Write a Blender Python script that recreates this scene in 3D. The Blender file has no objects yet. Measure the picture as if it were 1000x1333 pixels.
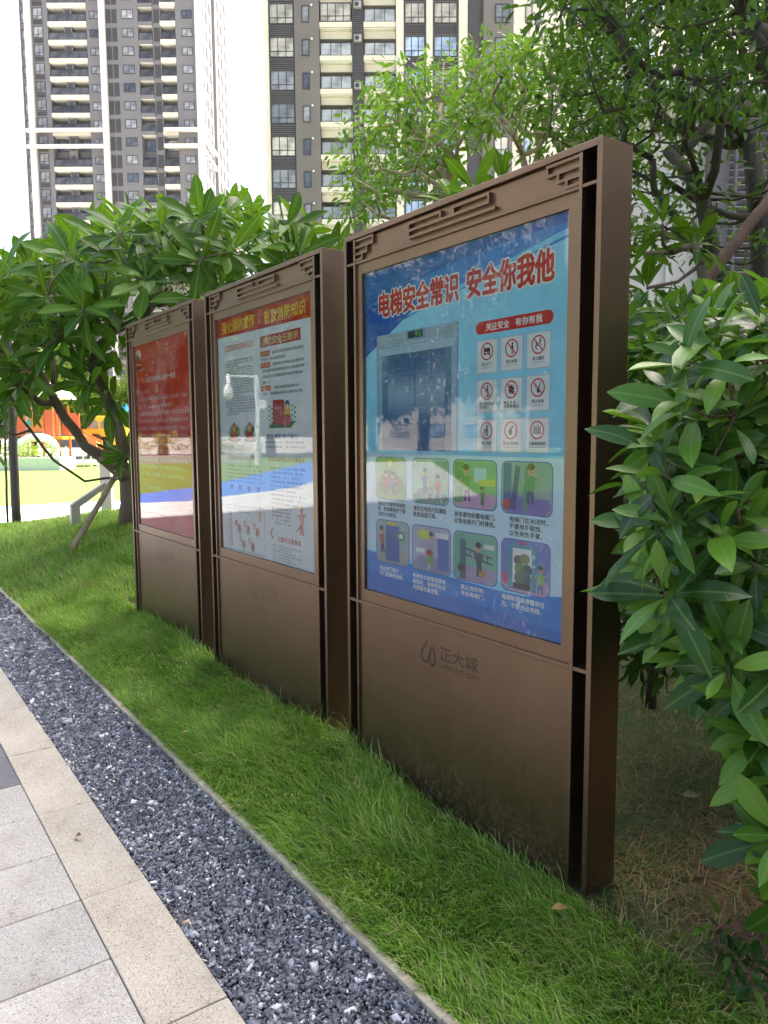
import bpy, bmesh, math, random
import numpy as np
from mathutils import Vector, Matrix

sc = bpy.context.scene
C = sc.collection
R = math.radians
# ------------------------------------------------------------------ camera
W, GAP, H, D = 1.416, 0.187, 2.373, 0.143          # display board width, gap, height, depth
CAM = Vector((1.5034, -1.8718, 1.5))
YAW, PITCH, ROLL, FPX = 0.6203, 0.1017, -0.0057, 980.51
fw = Vector((-math.cos(YAW)*math.cos(PITCH), math.sin(YAW)*math.cos(PITCH), -math.sin(PITCH)))
_r = fw.cross(Vector((0, 0, 1))).normalized()
_u = _r.cross(fw)
rt = math.cos(ROLL)*_r + math.sin(ROLL)*_u
up = math.cos(ROLL)*_u - math.sin(ROLL)*_r
cd = bpy.data.cameras.new('camera')
cd.sensor_fit = 'VERTICAL'; cd.sensor_height = 36.0; cd.sensor_width = 27.0
cd.lens = 36.0*FPX/1333.0
cd.clip_start = 0.05; cd.clip_end = 3000
co = bpy.data.objects.new('camera', cd); C.objects.link(co)
co.matrix_world = Matrix(((rt.x, up.x, -fw.x, CAM.x), (rt.y, up.y, -fw.y, CAM.y), (rt.z, up.z, -fw.z, CAM.z), (0, 0, 0, 1)))
sc.camera = co
# ------------------------------------------------------------------ sky, sun, exposure
SUN_EL, SUN_AZ = R(60), R(90)                       # azimuth: direction to the sun, from +X towards +Y
w = bpy.data.worlds.new('World'); sc.world = w; w.use_nodes = True
nt = w.node_tree; nt.nodes.clear()
sky = nt.nodes.new('ShaderNodeTexSky'); sky.sky_type = 'NISHITA'; sky.sun_disc = False
sky.sun_elevation = SUN_EL; sky.sun_rotation = R(90) - SUN_AZ
sky.air_density = 0.7; sky.dust_density = 7.0; sky.ozone_density = 1.0
bg = nt.nodes.new('ShaderNodeBackground'); bg.inputs['Strength'].default_value = 0.15
wo = nt.nodes.new('ShaderNodeOutputWorld')
nt.links.new(sky.outputs[0], bg.inputs[0]); nt.links.new(bg.outputs[0], wo.inputs[0])
sl = bpy.data.lights.new('sun', 'SUN'); sl.energy = 4.0; sl.angle = R(0.53); sl.color = (1.0, 0.95, 0.86)
so = bpy.data.objects.new('sun', sl); C.objects.link(so)
so.location = (0, 30, 60)
so.rotation_euler = Vector((-math.cos(SUN_AZ)*math.cos(SUN_EL), -math.sin(SUN_AZ)*math.cos(SUN_EL), -math.sin(SUN_EL))).to_track_quat('-Z', 'Y').to_euler()
vs = sc.view_settings; vs.view_transform = 'Standard'; vs.look = 'None'; vs.exposure = 2.3; vs.gamma = 1.0
vs.use_curve_mapping = False
sc.cycles.use_denoising = True
sc.cycles.max_bounces = 7; sc.cycles.diffuse_bounces = 3; sc.cycles.glossy_bounces = 3
sc.cycles.transparent_max_bounces = 10; sc.cycles.transmission_bounces = 4
sc.cycles.caustics_reflective = False; sc.cycles.caustics_refractive = False

def at(u, v, dep):
    """the point dep metres deep along the axis on the sight line (u, v)"""
    return CAM + dep*(fw + rt*((u-500)/FPX) - up*((v-666.5)/FPX))
def pix(p):
    d = Vector(p)-CAM; z = d.dot(fw)
    return 500+FPX*d.dot(rt)/z, 666.5-FPX*d.dot(up)/z, z
CAMYAW = math.atan2(rt.y, rt.x)                     # direction of the picture's right

# ------------------------------------------------------------------ helpers
def tag(o, label=None, cat=None, group=None, kind=None):
    if label: o['label'] = label
    if cat: o['category'] = cat
    if group: o['group'] = group
    if kind: o['kind'] = kind
    return o
def link(name, me, parent=None, mats=None, loc=None, rotz=None):
    o = bpy.data.objects.new(name, me); C.objects.link(o)
    if me is not None and mats is not None and len(me.materials) == 0:
        for m in (mats if isinstance(mats, (list, tuple)) else [mats]): me.materials.append(m)
    if parent is not None: o.parent = parent
    if loc is not None: o.location = loc
    if rotz is not None: o.rotation_euler = (0, 0, rotz)
    return o
def empty(name, loc=(0, 0, 0), rotz=0.0, label=None, cat=None, group=None):
    o = bpy.data.objects.new(name, None); C.objects.link(o)
    o.location = loc; o.rotation_euler = (0, 0, rotz); o.empty_display_size = 0.1
    return tag(o, label, cat, group)
class MB:
    """collects faces into one mesh"""
    def __init__(s): s.v = []; s.f = []; s.m = []
    def poly(s, pts, m=0):
        i = len(s.v); s.v += [tuple(p) for p in pts]; s.f.append(tuple(range(i, i+len(pts)))); s.m.append(m)
    def box(s, x0, x1, y0, y1, z0, z1, m=0):
        i = len(s.v)
        s.v += [(x0,y0,z0),(x1,y0,z0),(x1,y1,z0),(x0,y1,z0),(x0,y0,z1),(x1,y0,z1),(x1,y1,z1),(x0,y1,z1)]
        for q in ((0,3,2,1),(4,5,6,7),(0,1,5,4),(1,2,6,5),(2,3,7,6),(3,0,4,7)):
            s.f.append(tuple(i+k for k in q)); s.m.append(m)
    def prism(s, pts, y0, y1, m=0):
        """outline in x, z pushed along y"""
        n = len(pts); i = len(s.v)
        s.v += [(p[0], y0, p[1]) for p in pts] + [(p[0], y1, p[1]) for p in pts]
        s.f.append(tuple(i+k for k in range(n))); s.f.append(tuple(i+n+k for k in reversed(range(n)))); s.m += [m, m]
        for k in range(n):
            j = (k+1) % n; s.f.append((i+k, i+n+k, i+n+j, i+j)); s.m.append(m)
    def tube(s, pts, rad, n=8, m=0, cap=True):
        pts = [Vector(p) for p in pts]; rings = []
        rad = rad if isinstance(rad, (list, tuple)) else [rad]*len(pts)
        ref = Vector((0.31, 0.22, 0.92))
        for k, p in enumerate(pts):
            d = (pts[min(k+1, len(pts)-1)]-pts[max(k-1, 0)]).normalized()
            a = d.cross(ref)
            if a.length < 1e-3: a = d.cross(Vector((1, 0, 0)))
            a.normalize(); b = d.cross(a)
            i = len(s.v); rings.append(i)
            for q in range(n):
                t = 2*math.pi*q/n; s.v.append(tuple(p + (a*math.cos(t)+b*math.sin(t))*rad[k]))
        for k in range(len(pts)-1):
            for q in range(n):
                s.f.append((rings[k]+q, rings[k]+(q+1) % n, rings[k+1]+(q+1) % n, rings[k+1]+q)); s.m.append(m)
        if cap:
            s.f.append(tuple(rings[0]+q for q in reversed(range(n)))); s.f.append(tuple(rings[-1]+q for q in range(n))); s.m += [m, m]
    def mesh(s, name, mats=None, smooth=False, bevel=0):
        me = bpy.data.meshes.new(name); me.from_pydata(s.v, [], s.f)
        if mats is not None:
            for m in (mats if isinstance(mats, (list, tuple)) else [mats]): me.materials.append(m)
            me.polygons.foreach_set('material_index', s.m)
        bm = bmesh.new(); bm.from_mesh(me)
        bmesh.ops.recalc_face_normals(bm, faces=bm.faces)
        if bevel: bmesh.ops.bevel(bm, geom=list(bm.edges), offset=bevel, segments=1, affect='EDGES', clamp_overlap=True)
        bm.to_mesh(me); bm.free()
        if smooth: me.polygons.foreach_set('use_smooth', [True]*len(me.polygons))
        me.update(); return me
    def build(s, name, mats, parent=None, smooth=False, bevel=0, loc=None, rotz=None):
        return link(name, s.mesh(name, mats, smooth, bevel), parent, None, loc, rotz)
def np_mesh(name, v, f, mat=None, smooth=False, uv=None):
    """v (n,3) and f (m,k) arrays into a mesh"""
    v = np.asarray(v, np.float32); f = np.asarray(f, np.int32); k = f.shape[1]
    me = bpy.data.meshes.new(name)
    me.vertices.add(len(v)); me.vertices.foreach_set('co', v.ravel())
    me.loops.add(f.size); me.loops.foreach_set('vertex_index', f.ravel())
    me.polygons.add(len(f)); me.polygons.foreach_set('loop_start', np.arange(0, f.size, k, dtype=np.int32))
    if smooth: me.polygons.foreach_set('use_smooth', np.ones(len(f), bool))
    if uv is not None:
        ul = me.uv_layers.new(name='leaf'); ul.data.foreach_set('uv', np.asarray(uv, np.float32)[f.ravel()].ravel())
    if mat: me.materials.append(mat)
    me.update(calc_edges=True); me.validate(); return me

# ------------------------------------------------------------------ materials
def new_mat(name):
    m = bpy.data.materials.new(name); m.use_nodes = True
    t = m.node_tree; b = t.nodes['Principled BSDF']; return m, t, b
def N(t, kind, **kw):
    n = t.nodes.new(kind)
    for k, v in kw.items(): setattr(n, k, v)
    return n
def ramp(t, stops, src=None):
    r = N(t, 'ShaderNodeValToRGB'); e = r.color_ramp.elements
    while len(e) < len(stops): e.new(0.5)
    for k, (p, c) in enumerate(stops): e[k].position = p; e[k].color = (*c, 1) if len(c) == 3 else c
    if src is not None: t.links.new(src, r.inputs[0])
    return r
def coords(t, scale=None, obj=True):
    tc = N(t, 'ShaderNodeTexCoord'); o = tc.outputs['Object' if obj else 'Generated']
    if scale is None: return o
    mp = N(t, 'ShaderNodeMapping'); mp.inputs['Scale'].default_value = scale
    t.links.new(o, mp.inputs[0]); return mp.outputs[0]
def noise(t, vec, scale, detail=3, rough=0.55, dist=0.0):
    n = N(t, 'ShaderNodeTexNoise'); n.inputs['Scale'].default_value = scale; n.inputs['Detail'].default_value = detail
    n.inputs['Roughness'].default_value = rough; n.inputs['Distortion'].default_value = dist
    t.links.new(vec, n.inputs['Vector']); return n
def mixc(t, fac, a, b, mode='MIX'):
    n = N(t, 'ShaderNodeMix', data_type='RGBA', blend_type=mode)
    for s, v in ((n.inputs[0], fac), (n.inputs[6], a), (n.inputs[7], b)):
        if isinstance(v, (int, float)): s.default_value = v
        elif isinstance(v, tuple): s.default_value = (*v, 1) if len(v) == 3 else v
        else: t.links.new(v, s)
    return n.outputs[2]
def bump(t, h, strength=0.3, dist=0.01, nrm=None):
    b = N(t, 'ShaderNodeBump'); b.inputs['Strength'].default_value = strength; b.inputs['Distance'].default_value = dist
    t.links.new(h, b.inputs['Height'])
    if nrm: t.links.new(nrm, b.inputs['Normal'])
    return b.outputs[0]
def plain(name, col, rough=0.6, metal=0.0, var=0.12, scale=6.0, bmp=0.0, bscale=60.0, spec=None, coat=0.0):
    """one colour with a little unevenness, grain and wear"""
    m, t, b = new_mat(name); vec = coords(t)
    n1 = noise(t, vec, scale, 4)
    lo = tuple(c*(1-var) for c in col); hi = tuple(min(1, c*(1+var)) for c in col)
    r = ramp(t, [(0.3, lo), (0.7, hi)], n1.outputs[0])
    t.links.new(r.outputs[0], b.inputs['Base Color'])
    b.inputs['Roughness'].default_value = rough; b.inputs['Metallic'].default_value = metal
    if spec is not None: b.inputs['Specular IOR Level'].default_value = spec
    b.inputs['Coat Weight'].default_value = coat
    if bmp: t.links.new(bump(t, noise(t, vec, bscale, 3).outputs[0], bmp, 0.004), b.inputs['Normal'])
    return m
_pr = {}
def ink(col):
    """printing ink on the glossy film of a poster"""
    k = tuple(round(c, 3) for c in col)
    if k not in _pr:
        m, t, b = new_mat('ink'); vec = coords(t)
        n1 = noise(t, vec, 9.0, 4)
        r = ramp(t, [(0.3, tuple(c*0.9 for c in col)), (0.75, tuple(min(1, c*1.06+0.004) for c in col))], n1.outputs[0])
        t.links.new(r.outputs[0], b.inputs['Base Color']); b.inputs['Roughness'].default_value = 0.5
        _pr[k] = m
    return _pr[k]
def srgb(r, g, b):
    f = lambda c: ((c/255+0.055)/1.055)**2.4 if c/255 > 0.04045 else c/255/12.92
    return (f(r), f(g), f(b))
def leaf_mat(name, cols, rough=0.4, trans=0.35, tcol=(0.25, 0.5, 0.04), vein=0.0, spec=0.5):
    """leaf with its own tint for each leaf, light passing through it, glossy upper face"""
    m, t, b = new_mat(name)
    g = N(t, 'ShaderNodeNewGeometry'); oi = N(t, 'ShaderNodeObjectInfo')
    ad = N(t, 'ShaderNodeMath', operation='ADD'); fr = N(t, 'ShaderNodeMath', operation='FRACT')
    t.links.new(g.outputs['Random Per Island'], ad.inputs[0]); t.links.new(oi.outputs['Random'], ad.inputs[1]); t.links.new(ad.outputs[0], fr.inputs[0])
    r = ramp(t, [(k/(max(1, len(cols)-1)), c) for k, c in enumerate(cols)], fr.outputs[0])
    col = r.outputs[0]
    if vein:                                                   # midrib, side veins and a few blemishes, laid out along the blade
        uvn = N(t, 'ShaderNodeUVMap'); uvn.uv_map = 'leaf'; sp = N(t, 'ShaderNodeSeparateXYZ'); t.links.new(uvn.outputs[0], sp.inputs[0])
        ab = N(t, 'ShaderNodeMath', operation='ABSOLUTE'); t.links.new(sp.outputs[1], ab.inputs[0])
        m1 = N(t, 'ShaderNodeMath', operation='MULTIPLY'); t.links.new(ab.outputs[0], m1.inputs[0]); m1.inputs[1].default_value = 0.75
        m2 = N(t, 'ShaderNodeMath', operation='SUBTRACT'); t.links.new(sp.outputs[0], m2.inputs[0]); t.links.new(m1.outputs[0], m2.inputs[1])
        m3 = N(t, 'ShaderNodeMath', operation='MULTIPLY'); t.links.new(m2.outputs[0], m3.inputs[0]); m3.inputs[1].default_value = 88.0
        m4 = N(t, 'ShaderNodeMath', operation='SINE'); t.links.new(m3.outputs[0], m4.inputs[0])
        vr = ramp(t, [(0.0, (1-.12*vein,)*3), (0.80, (1-.02*vein,)*3), (1.0, (1+.22*vein, 1+.2*vein, 1+.1*vein))], m4.outputs[0])
        col = mixc(t, 1.0, col, vr.outputs[0], 'MULTIPLY')
        mr = ramp(t, [(0.0, (1, 1, 1)), (0.010, (1, 1, 1)), (0.018, (0, 0, 0))], ab.outputs[0])
        mf = N(t, 'ShaderNodeMath', operation='MULTIPLY'); t.links.new(mr.outputs[0], mf.inputs[0]); mf.inputs[1].default_value = 0.25+0.25*vein
        col = mixc(t, mf.outputs[0], col, (0.22, 0.34, 0.09))
        n5 = noise(t, coords(t), 14, 4, 0.6); bl = ramp(t, [(0.68, (0, 0, 0)), (0.76, (0.7, 0.7, 0.7))], n5.outputs[0]); col = mixc(t, bl.outputs[0], col, (0.20, 0.19, 0.05))
        t.links.new(bump(t, m4.outputs[0], 0.25*vein, 0.002), b.inputs['Normal'])
    t.links.new(col, b.inputs['Base Color'])
    b.inputs['Roughness'].default_value = rough; b.inputs['Specular IOR Level'].default_value = spec
    tl = N(t, 'ShaderNodeBsdfTranslucent')
    t.links.new(mixc(t, 0.55, col, tcol, 'MIX'), tl.inputs[0])
    mx = N(t, 'ShaderNodeMixShader'); mx.inputs[0].default_value = trans
    t.links.new(b.outputs[0], mx.inputs[1]); t.links.new(tl.outputs[0], mx.inputs[2])
    t.links.new(mx.outputs[0], t.nodes['Material Output'].inputs[0])
    return m
# ------------------------------------------------------------------ the ground
rng = np.random.default_rng(7)
random.seed(11)
def sstep(t): t = np.clip(t, 0, 1); return t*t*(3-2*t)
def gz(x, y):
    """height of the lawn's soil"""
    x = np.asarray(x, float); y = np.asarray(y, float)
    rise = np.interp(-x, [-3.0, 0.0, 1.5, 3.2, 4.7], [0.0, 0.012, 0.050, 0.075, 0.105])
    z = -0.045 + rise*sstep((y+0.66)/0.7)
    z = z + 0.36*np.exp(-((x+8.7)/2.6)**2-((y-1.7)/1.7)**2)*sstep((y+0.5)/1.2)
    z = z + 0.012*np.sin(x*3.1+y*1.7)*sstep((y+0.6)/0.5)
    e = sstep((x+12.9)/1.6)
    return z*e + (-0.06)*(1-e)
def gzf(x, y): return float(gz(x, y))
def sheet(name, pts, z, mat):
    mb = MB(); mb.poly([(x, y, z) for x, y in pts]); o = mb.build(name, mat); return tag(o, kind='structure')
def m_paving_far():
    m, t, b = new_mat('far_paving'); vec = coords(t)
    br = N(t, 'ShaderNodeTexBrick'); br.inputs['Scale'].default_value = 1.0
    br.inputs['Brick Width'].default_value = 0.72; br.inputs['Row Height'].default_value = 0.36; br.inputs['Mortar Size'].default_value = 0.004
    br.inputs['Color1'].default_value = (0.30, 0.27, 0.26, 1); br.inputs['Color2'].default_value = (0.24, 0.215, 0.21, 1); br.inputs['Mortar'].default_value = (0.1, 0.09, 0.085, 1)
    t.links.new(vec, br.inputs['Vector'])
    n = noise(t, vec, 140, 2); c = mixc(t, 0.5, br.outputs[0], ramp(t, [(0.35, (0.55, 0.55, 0.55)), (0.65, (1.2, 1.2, 1.2))], n.outputs[0]).outputs[0], 'MULTIPLY')
    t.links.new(c, b.inputs['Base Color']); b.inputs['Roughness'].default_value = 0.75; return m
def m_grassy(name, cols, scale):
    m, t, b = new_mat(name); vec = coords(t)
    n1 = noise(t, vec, scale, 6, 0.7); n2 = noise(t, vec, scale*0.09, 3)
    c = mixc(t, 0.5, ramp(t, [(0.3, cols[0]), (0.7, cols[1])], n1.outputs[0]).outputs[0], ramp(t, [(0.35, cols[0]), (0.65, cols[1])], n2.outputs[0]).outputs[0])
    t.links.new(c, b.inputs['Base Color']); b.inputs['Roughness'].default_value = 0.9
    t.links.new(bump(t, n1.outputs[0], 0.8, 0.05), b.inputs['Normal']); return m
def m_speckle(name, base, dark, light, rough=0.7, tint=None, stain=True):
    """flamed granite: grains of several tones, soft stains"""
    m, t, b = new_mat(name); vec = coords(t)
    vo = N(t, 'ShaderNodeTexVoronoi'); vo.inputs['Scale'].default_value = 300; t.links.new(vec, vo.inputs['Vector'])
    r = ramp(t, [(0.0, dark), (0.16, dark), (0.24, base), (0.72, base), (0.86, light)], vo.outputs['Color'])
    n2 = noise(t, vec, 3.2, 5, 0.6)
    c = mixc(t, 0.7, r.outputs[0], ramp(t, [(0.30, (0.62, 0.57, 0.50)), (0.45, (0.92, 0.90, 0.87)), (0.62, (1.08, 1.07, 1.06))], n2.outputs[0]).outputs[0], 'MULTIPLY')
    oi = N(t, 'ShaderNodeObjectInfo')
    c = mixc(t, 0.6, c, ramp(t, [(0.0, (0.86, 0.86, 0.87)), (1.0, (1.10, 1.08, 1.05))], oi.outputs['Random']).outputs[0], 'MULTIPLY')
    t.links.new(c, b.inputs['Base Color']); b.inputs['Roughness'].default_value = rough
    n3 = noise(t, vec, 160, 3); t.links.new(bump(t, n3.outputs[0], 0.35, 0.003), b.inputs['Normal']); return m
M_far = m_paving_far()
M_farlawn = m_grassy('sunny_lawn', ((0.10, 0.19, 0.02), (0.17, 0.28, 0.035)), 9.0)
M_white = plain('white_path', (0.72, 0.71, 0.68), 0.7, var=0.06, scale=0.7)
M_blue = plain('blue_rubber', (0.05, 0.20, 0.62), 0.8, var=0.1, scale=1.2)
M_gran_y = m_speckle('cream_granite', (0.335, 0.312, 0.255), (0.14, 0.125, 0.10), (0.44, 0.42, 0.36))
M_gran_g = m_speckle('grey_granite', (0.300, 0.296, 0.270), (0.13, 0.128, 0.118), (0.42, 0.415, 0.385))
M_gran_d = m_speckle('dark_granite', (0.10, 0.10, 0.11), (0.05, 0.05, 0.055), (0.2, 0.2, 0.21))
M_curb = plain('edging_concrete', (0.42, 0.36, 0.26), 0.9, var=0.35, scale=14, bmp=0.8, bscale=70)

g = MB(); S_ = 900.0
g.poly([(-S_, -S_, -0.10), (S_, -S_, -0.10), (S_, S_, -0.10), (-S_, S_, -0.10)])
tag(g.build('ground', plain('ground_paving', (0.42, 0.40, 0.37), 0.85, var=0.12, scale=0.3)), kind='structure')
sheet('far_lawn', [(-58, -60), (-13, -60), (-13, 24), (-47, 24), (-47, -3), (-58, -6)], -0.094, M_farlawn)
sheet('plaza_lawn', [(-13, -60), (14, -60), (14, -14), (-13, -14)], -0.0905, M_farlawn)
sheet('plaza', [(-13, -14), (14, -14), (14, -1.10), (-13, -1.10)], -0.080, M_far)
sheet('blue_track', [(-17.2, 24), (-17.1, 0.2), (-16.3, -5), (-19, -9.5), (-36, -23), (-37.8, -20.6), (-21.5, -7.6), (-18.6, -3.5), (-17.7, 0.4), (-17.5, 24)], -0.088, M_blue)
sheet('white_path', [(-13, 24), (-17.2, 24), (-17.1, 0.2), (-16.3, -5), (-19, -9.5), (-36, -23), (-34, -27), (-13, -11.5)], -0.084, M_white)
# the path's joints, as grooves of darker grout
gr = MB()
for x in (-14.0, -15.0, -16.0): gr.box(x-0.02, x+0.02, -6, 20, -0.083, -0.0815)
for k in range(14): gr.box(-16.8, -13.05, -5+k*1.8-0.02, -5+k*1.8+0.02, -0.083, -0.0812)
tag(gr.build('path_joints', plain('grout', (0.42, 0.41, 0.39), 0.9)), kind='structure')

# granite slabs: a border row along the gravel and larger ones beyond it
pave = empty('pavement', (0, 0, 0)); tag(pave, kind='structure')
_sl = {}
def slab(x0, x1, y0, y1, mat, dz=0.0):
    key = (round(x1-x0, 3), round(y1-y0, 3), mat.name)
    if key not in _sl:
        mb = MB(); mb.box(0, x1-x0, 0, y1-y0, -0.03, 0.0); _sl[key] = mb.mesh('slab', mat, bevel=0.0025)
    o = link('slab', _sl[key], pave, None, (x0, y0, -0.05+dz)); o.rotation_euler = (random.uniform(-.001, .001), random.uniform(-.001, .001), 0); return o
J = 0.0016
for k in range(16):
    x0 = 1.76 - 0.70*(k+1)
    slab(x0+J, x0+0.70-J, -1.318+J, -1.100, M_gran_y, random.uniform(-.001, .001))
for r_ in range(3):
    for k in range(32):
        x0 = 1.76 - 0.35*(k+1); y1 = -1.318-0.72*r_
        mat = M_gran_d if x0 < -2.42 and r_ == 0 else M_gran_g
        slab(x0+J, x0+0.35-J, y1-0.72+J, y1-J, mat, random.uniform(-.001, .001))
sd = MB(); sd.box(-9.5, 1.8, -3.6, -1.102, -0.079, -0.0775)
tag(sd.build('paving_bed', plain('sand_joint', (0.10, 0.085, 0.07), 0.95, var=0.3, scale=30)), kind='structure')
# the thin concrete edging between gravel and lawn
ed = MB(); xs = np.arange(-13, 2.6, 0.12)
for k in range(len(xs)-1):
    a, b_ = xs[k], xs[k+1]
    ya = -0.662+0.006*math.sin(a*5)+random.uniform(-.003, .003); zt = -0.036+random.uniform(-.004, .004)
    ed.box(a, b_+0.002, ya-0.014, ya+0.016, -0.12, zt)
tag(ed.build('lawn_edging', M_curb, bevel=0.003), kind='structure')

# the lawn's soil, with bare red-brown earth behind the boards' near end
def m_soil():
    m, t, b = new_mat('lawn_soil'); vec = coords(t)
    n1 = noise(t, vec, 26, 6, 0.7); n2 = noise(t, vec, 3.0, 3)
    green = ramp(t, [(0.3, (0.035, 0.06, 0.012)), (0.7, (0.08, 0.13, 0.025))], n1.outputs[0]).outputs[0]
    earth = ramp(t, [(0.30, (0.06, 0.032, 0.018)), (0.48, (0.20, 0.105, 0.056)), (0.70, (0.36, 0.23, 0.14))], n1.outputs[0]).outputs[0]
    sx = N(t, 'ShaderNodeSeparateXYZ'); t.links.new(vec, sx.inputs[0])
    mx = N(t, 'ShaderNodeMapRange'); mx.inputs[1].default_value = -0.25; mx.inputs[2].default_value = 0.25; t.links.new(sx.outputs[0], mx.inputs[0])
    my = N(t, 'ShaderNodeMapRange'); my.inputs[1].default_value = -0.1; my.inputs[2].default_value = 0.25; t.links.new(sx.outputs[1], my.inputs[0])
    mu = N(t, 'ShaderNodeMath', operation='MULTIPLY'); t.links.new(mx.outputs[0], mu.inputs[0]); t.links.new(my.outputs[0], mu.inputs[1])
    ov = ramp(t, [(0.42, (0, 0, 0)), (0.56, (1, 1, 1))], n2.outputs[0])
    mu2 = N(t, 'ShaderNodeMath', operation='MULTIPLY_ADD'); t.links.new(mu.outputs[0], mu2.inputs[0]); mu2.inputs[1].default_value = 0.75; 
    mu3 = N(t, 'ShaderNodeMath', operation='MULTIPLY'); t.links.new(ov.outputs[0], mu3.inputs[0]); mu3.inputs[1].default_value = 0.25; t.links.new(mu3.outputs[0], mu2.inputs[2])
    t.links.new(mixc(t, mu2.outputs[0], green, earth), b.inputs['Base Color']); b.inputs['Roughness'].default_value = 0.95
    t.links.new(bump(t, n1.outputs[0], 1.0, 0.03), b.inputs['Normal']); return m
nx, ny = 200, 90
X, Y = np.meshgrid(np.linspace(-13.2, 5, nx), np.concatenate([np.linspace(-0.647, 0.6, 40), np.linspace(0.65, 12, 50)]))
Z = gz(X, Y) + 0.01*np.sin(X*11+Y*7)*np.sin(Y*13-X*4)*(X > -0.4)*(Y > 0.1)
idx = np.arange(nx*ny).reshape(ny, nx)
f = np.stack([idx[:-1, :-1], idx[:-1, 1:], idx[1:, 1:], idx[1:, :-1]], -1).reshape(-1, 4)
tag(link('lawn', np_mesh('lawn', np.stack([X, Y, Z], -1).reshape(-1, 3), f, m_soil(), True)), kind='structure')

# ---- grass blades
def m_blade(name, stops, trans=0.35):
    m, t, b = new_mat(name); g_ = N(t, 'ShaderNodeNewGeometry'); vec = coords(t)
    r = ramp(t, stops, g_.outputs['Random Per Island'])
    n1 = noise(t, vec, 5.5, 4, 0.6); n2 = noise(t, vec, 1.6, 3)
    c1 = mixc(t, 1.0, r.outputs[0], ramp(t, [(0.3, (0.80, 0.86, 0.8)), (0.5, (1.1, 1.1, 1.0)), (0.72, (1.45, 1.35, 1.2))], n1.outputs[0]).outputs[0], 'MULTIPLY')
    c2 = mixc(t, ramp(t, [(0.60, (0, 0, 0)), (0.74, (0.55, 0.55, 0.55))], n2.outputs[0]).outputs[0], c1, (0.30, 0.30, 0.11))
    class _o: outputs = [c2]
    r = _o
    t.links.new(r.outputs[0], b.inputs['Base Color']); b.inputs['Roughness'].default_value = 0.55; b.inputs['Specular IOR Level'].default_value = 0.25
    tl = N(t, 'ShaderNodeBsdfTranslucent'); t.links.new(r.outputs[0], tl.inputs[0])
    mx = N(t, 'ShaderNodeMixShader'); mx.inputs[0].default_value = trans
    t.links.new(b.outputs[0], mx.inputs[1]); t.links.new(tl.outputs[0], mx.inputs[2]); t.links.new(mx.outputs[0], t.nodes['Material Output'].inputs[0]); return m
M_blade = m_blade('grass_blade', [(0.0, (0.11, 0.23, 0.028)), (0.35, (0.19, 0.36, 0.048)), (0.7, (0.27, 0.47, 0.07)), (0.86, (0.36, 0.53, 0.12)), (0.93, (0.50, 0.48, 0.24)), (1.0, (0.58, 0.52, 0.32))], 0.52)
M_dry = m_blade('dry_blade', [(0.0, (0.09, 0.17, 0.03)), (0.38, (0.17, 0.27, 0.06)), (0.55, (0.30, 0.29, 0.11)), (0.80, (0.48, 0.35, 0.18)), (1.0, (0.32, 0.16, 0.07))], 0.3)
def blades(x, y, ln, wd, lean, ldir=None):
    """curved three-step blades standing at x, y"""
    n = len(x); z = gz(x, y)
    a = rng.uniform(0, 2*np.pi, n) if ldir is None else ldir + 1.3*np.sin(x*4.1+1.3*np.sin(y*7))*np.cos(y*6.3+x*2) + rng.normal(0, 0.7, n)
    dx, dy = np.cos(a), np.sin(a); sx_, sy_ = -dy, dx
    rows = []
    for k, (h, o, ww) in enumerate(((0, 0, 1.0), (0.42, 0.16, 0.85), (0.80, 0.55, 0.55), (1.0, 1.05, 0.0))):
        cx = x+dx*o*lean*ln; cy = y+dy*o*lean*ln; cz = z - 0.004 + h*ln*(1-0.25*lean*o)
        hw = wd*ww*0.5
        if ww > 0:
            rows.append(np.stack([cx-sx_*hw, cy-sy_*hw, cz], -1)); rows.append(np.stack([cx+sx_*hw, cy+sy_*hw, cz], -1))
        else: rows.append(np.stack([cx, cy, cz], -1))
    v = np.stack(rows, 1)                                  # n,7,3
    base = (np.arange(n)*7)[:, None]
    tri = np.array([[0, 1, 3], [0, 3, 2], [2, 3, 5], [2, 5, 4], [4, 5, 6]])
    f = (base[:, :, None]+tri[None]).reshape(-1, 3)
    return v.reshape(-1, 3), f
def patchy(x, y, s, seed): return 0.5+0.5*np.sin(x*s+seed)*np.cos(y*s*1.3+seed*2.1+np.sin(x*s*0.6))
parts = []
def add(x, y, *a, **k): parts.append(blades(x, y, *a, **k))
def strip(n, x0, x1, y0, y1, l0, l1, wd):
    x = rng.uniform(x0, x1, n); y = rng.uniform(y0, y1, n)
    keep = ~((y > -0.012) & (y < D+0.01) & (x > -3*W-2*GAP-0.01) & (x < 0.005) & (((-x) % (W+GAP)) < W+0.01))
    keep &= rng.uniform(0, 1, n) < 0.55+0.6*patchy(x, y, 2.3, 1.0)
    x, y = x[keep], y[keep]
    ln = rng.uniform(l0, l1, len(x))*(1-0.35*sstep((x+0.9)/0.9))*(0.75+0.5*patchy(x, y, 3.1, 0.4))*(0.65+0.35*sstep((y+0.665)/0.10))
    add(x, y, ln, rng.uniform(0.75, 1.25, len(x))*wd, rng.uniform(0.35, 1.3, len(x)), ldir=np.full(len(x), -1.9))
strip(40000, -2.2, 1.3, -0.655, 0.0, 0.055, 0.125, 0.0046)
strip(30000, -5.2, -2.2, -0.655, 0.03, 0.06, 0.125, 0.0055)
strip(900, -4.7, 0.1, -0.045, -0.012, 0.08, 0.19, 0.0028)
strip(30000, -9.0, -5.0, -0.655, 1.6, 0.06, 0.12, 0.006)
strip(36000, -12.9, -9.0, -0.655, 3.5, 0.06, 0.13, 0.009)
strip(9000, -9.0, -4.6, 1.6, 4.0, 0.06, 0.12, 0.009)
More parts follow.
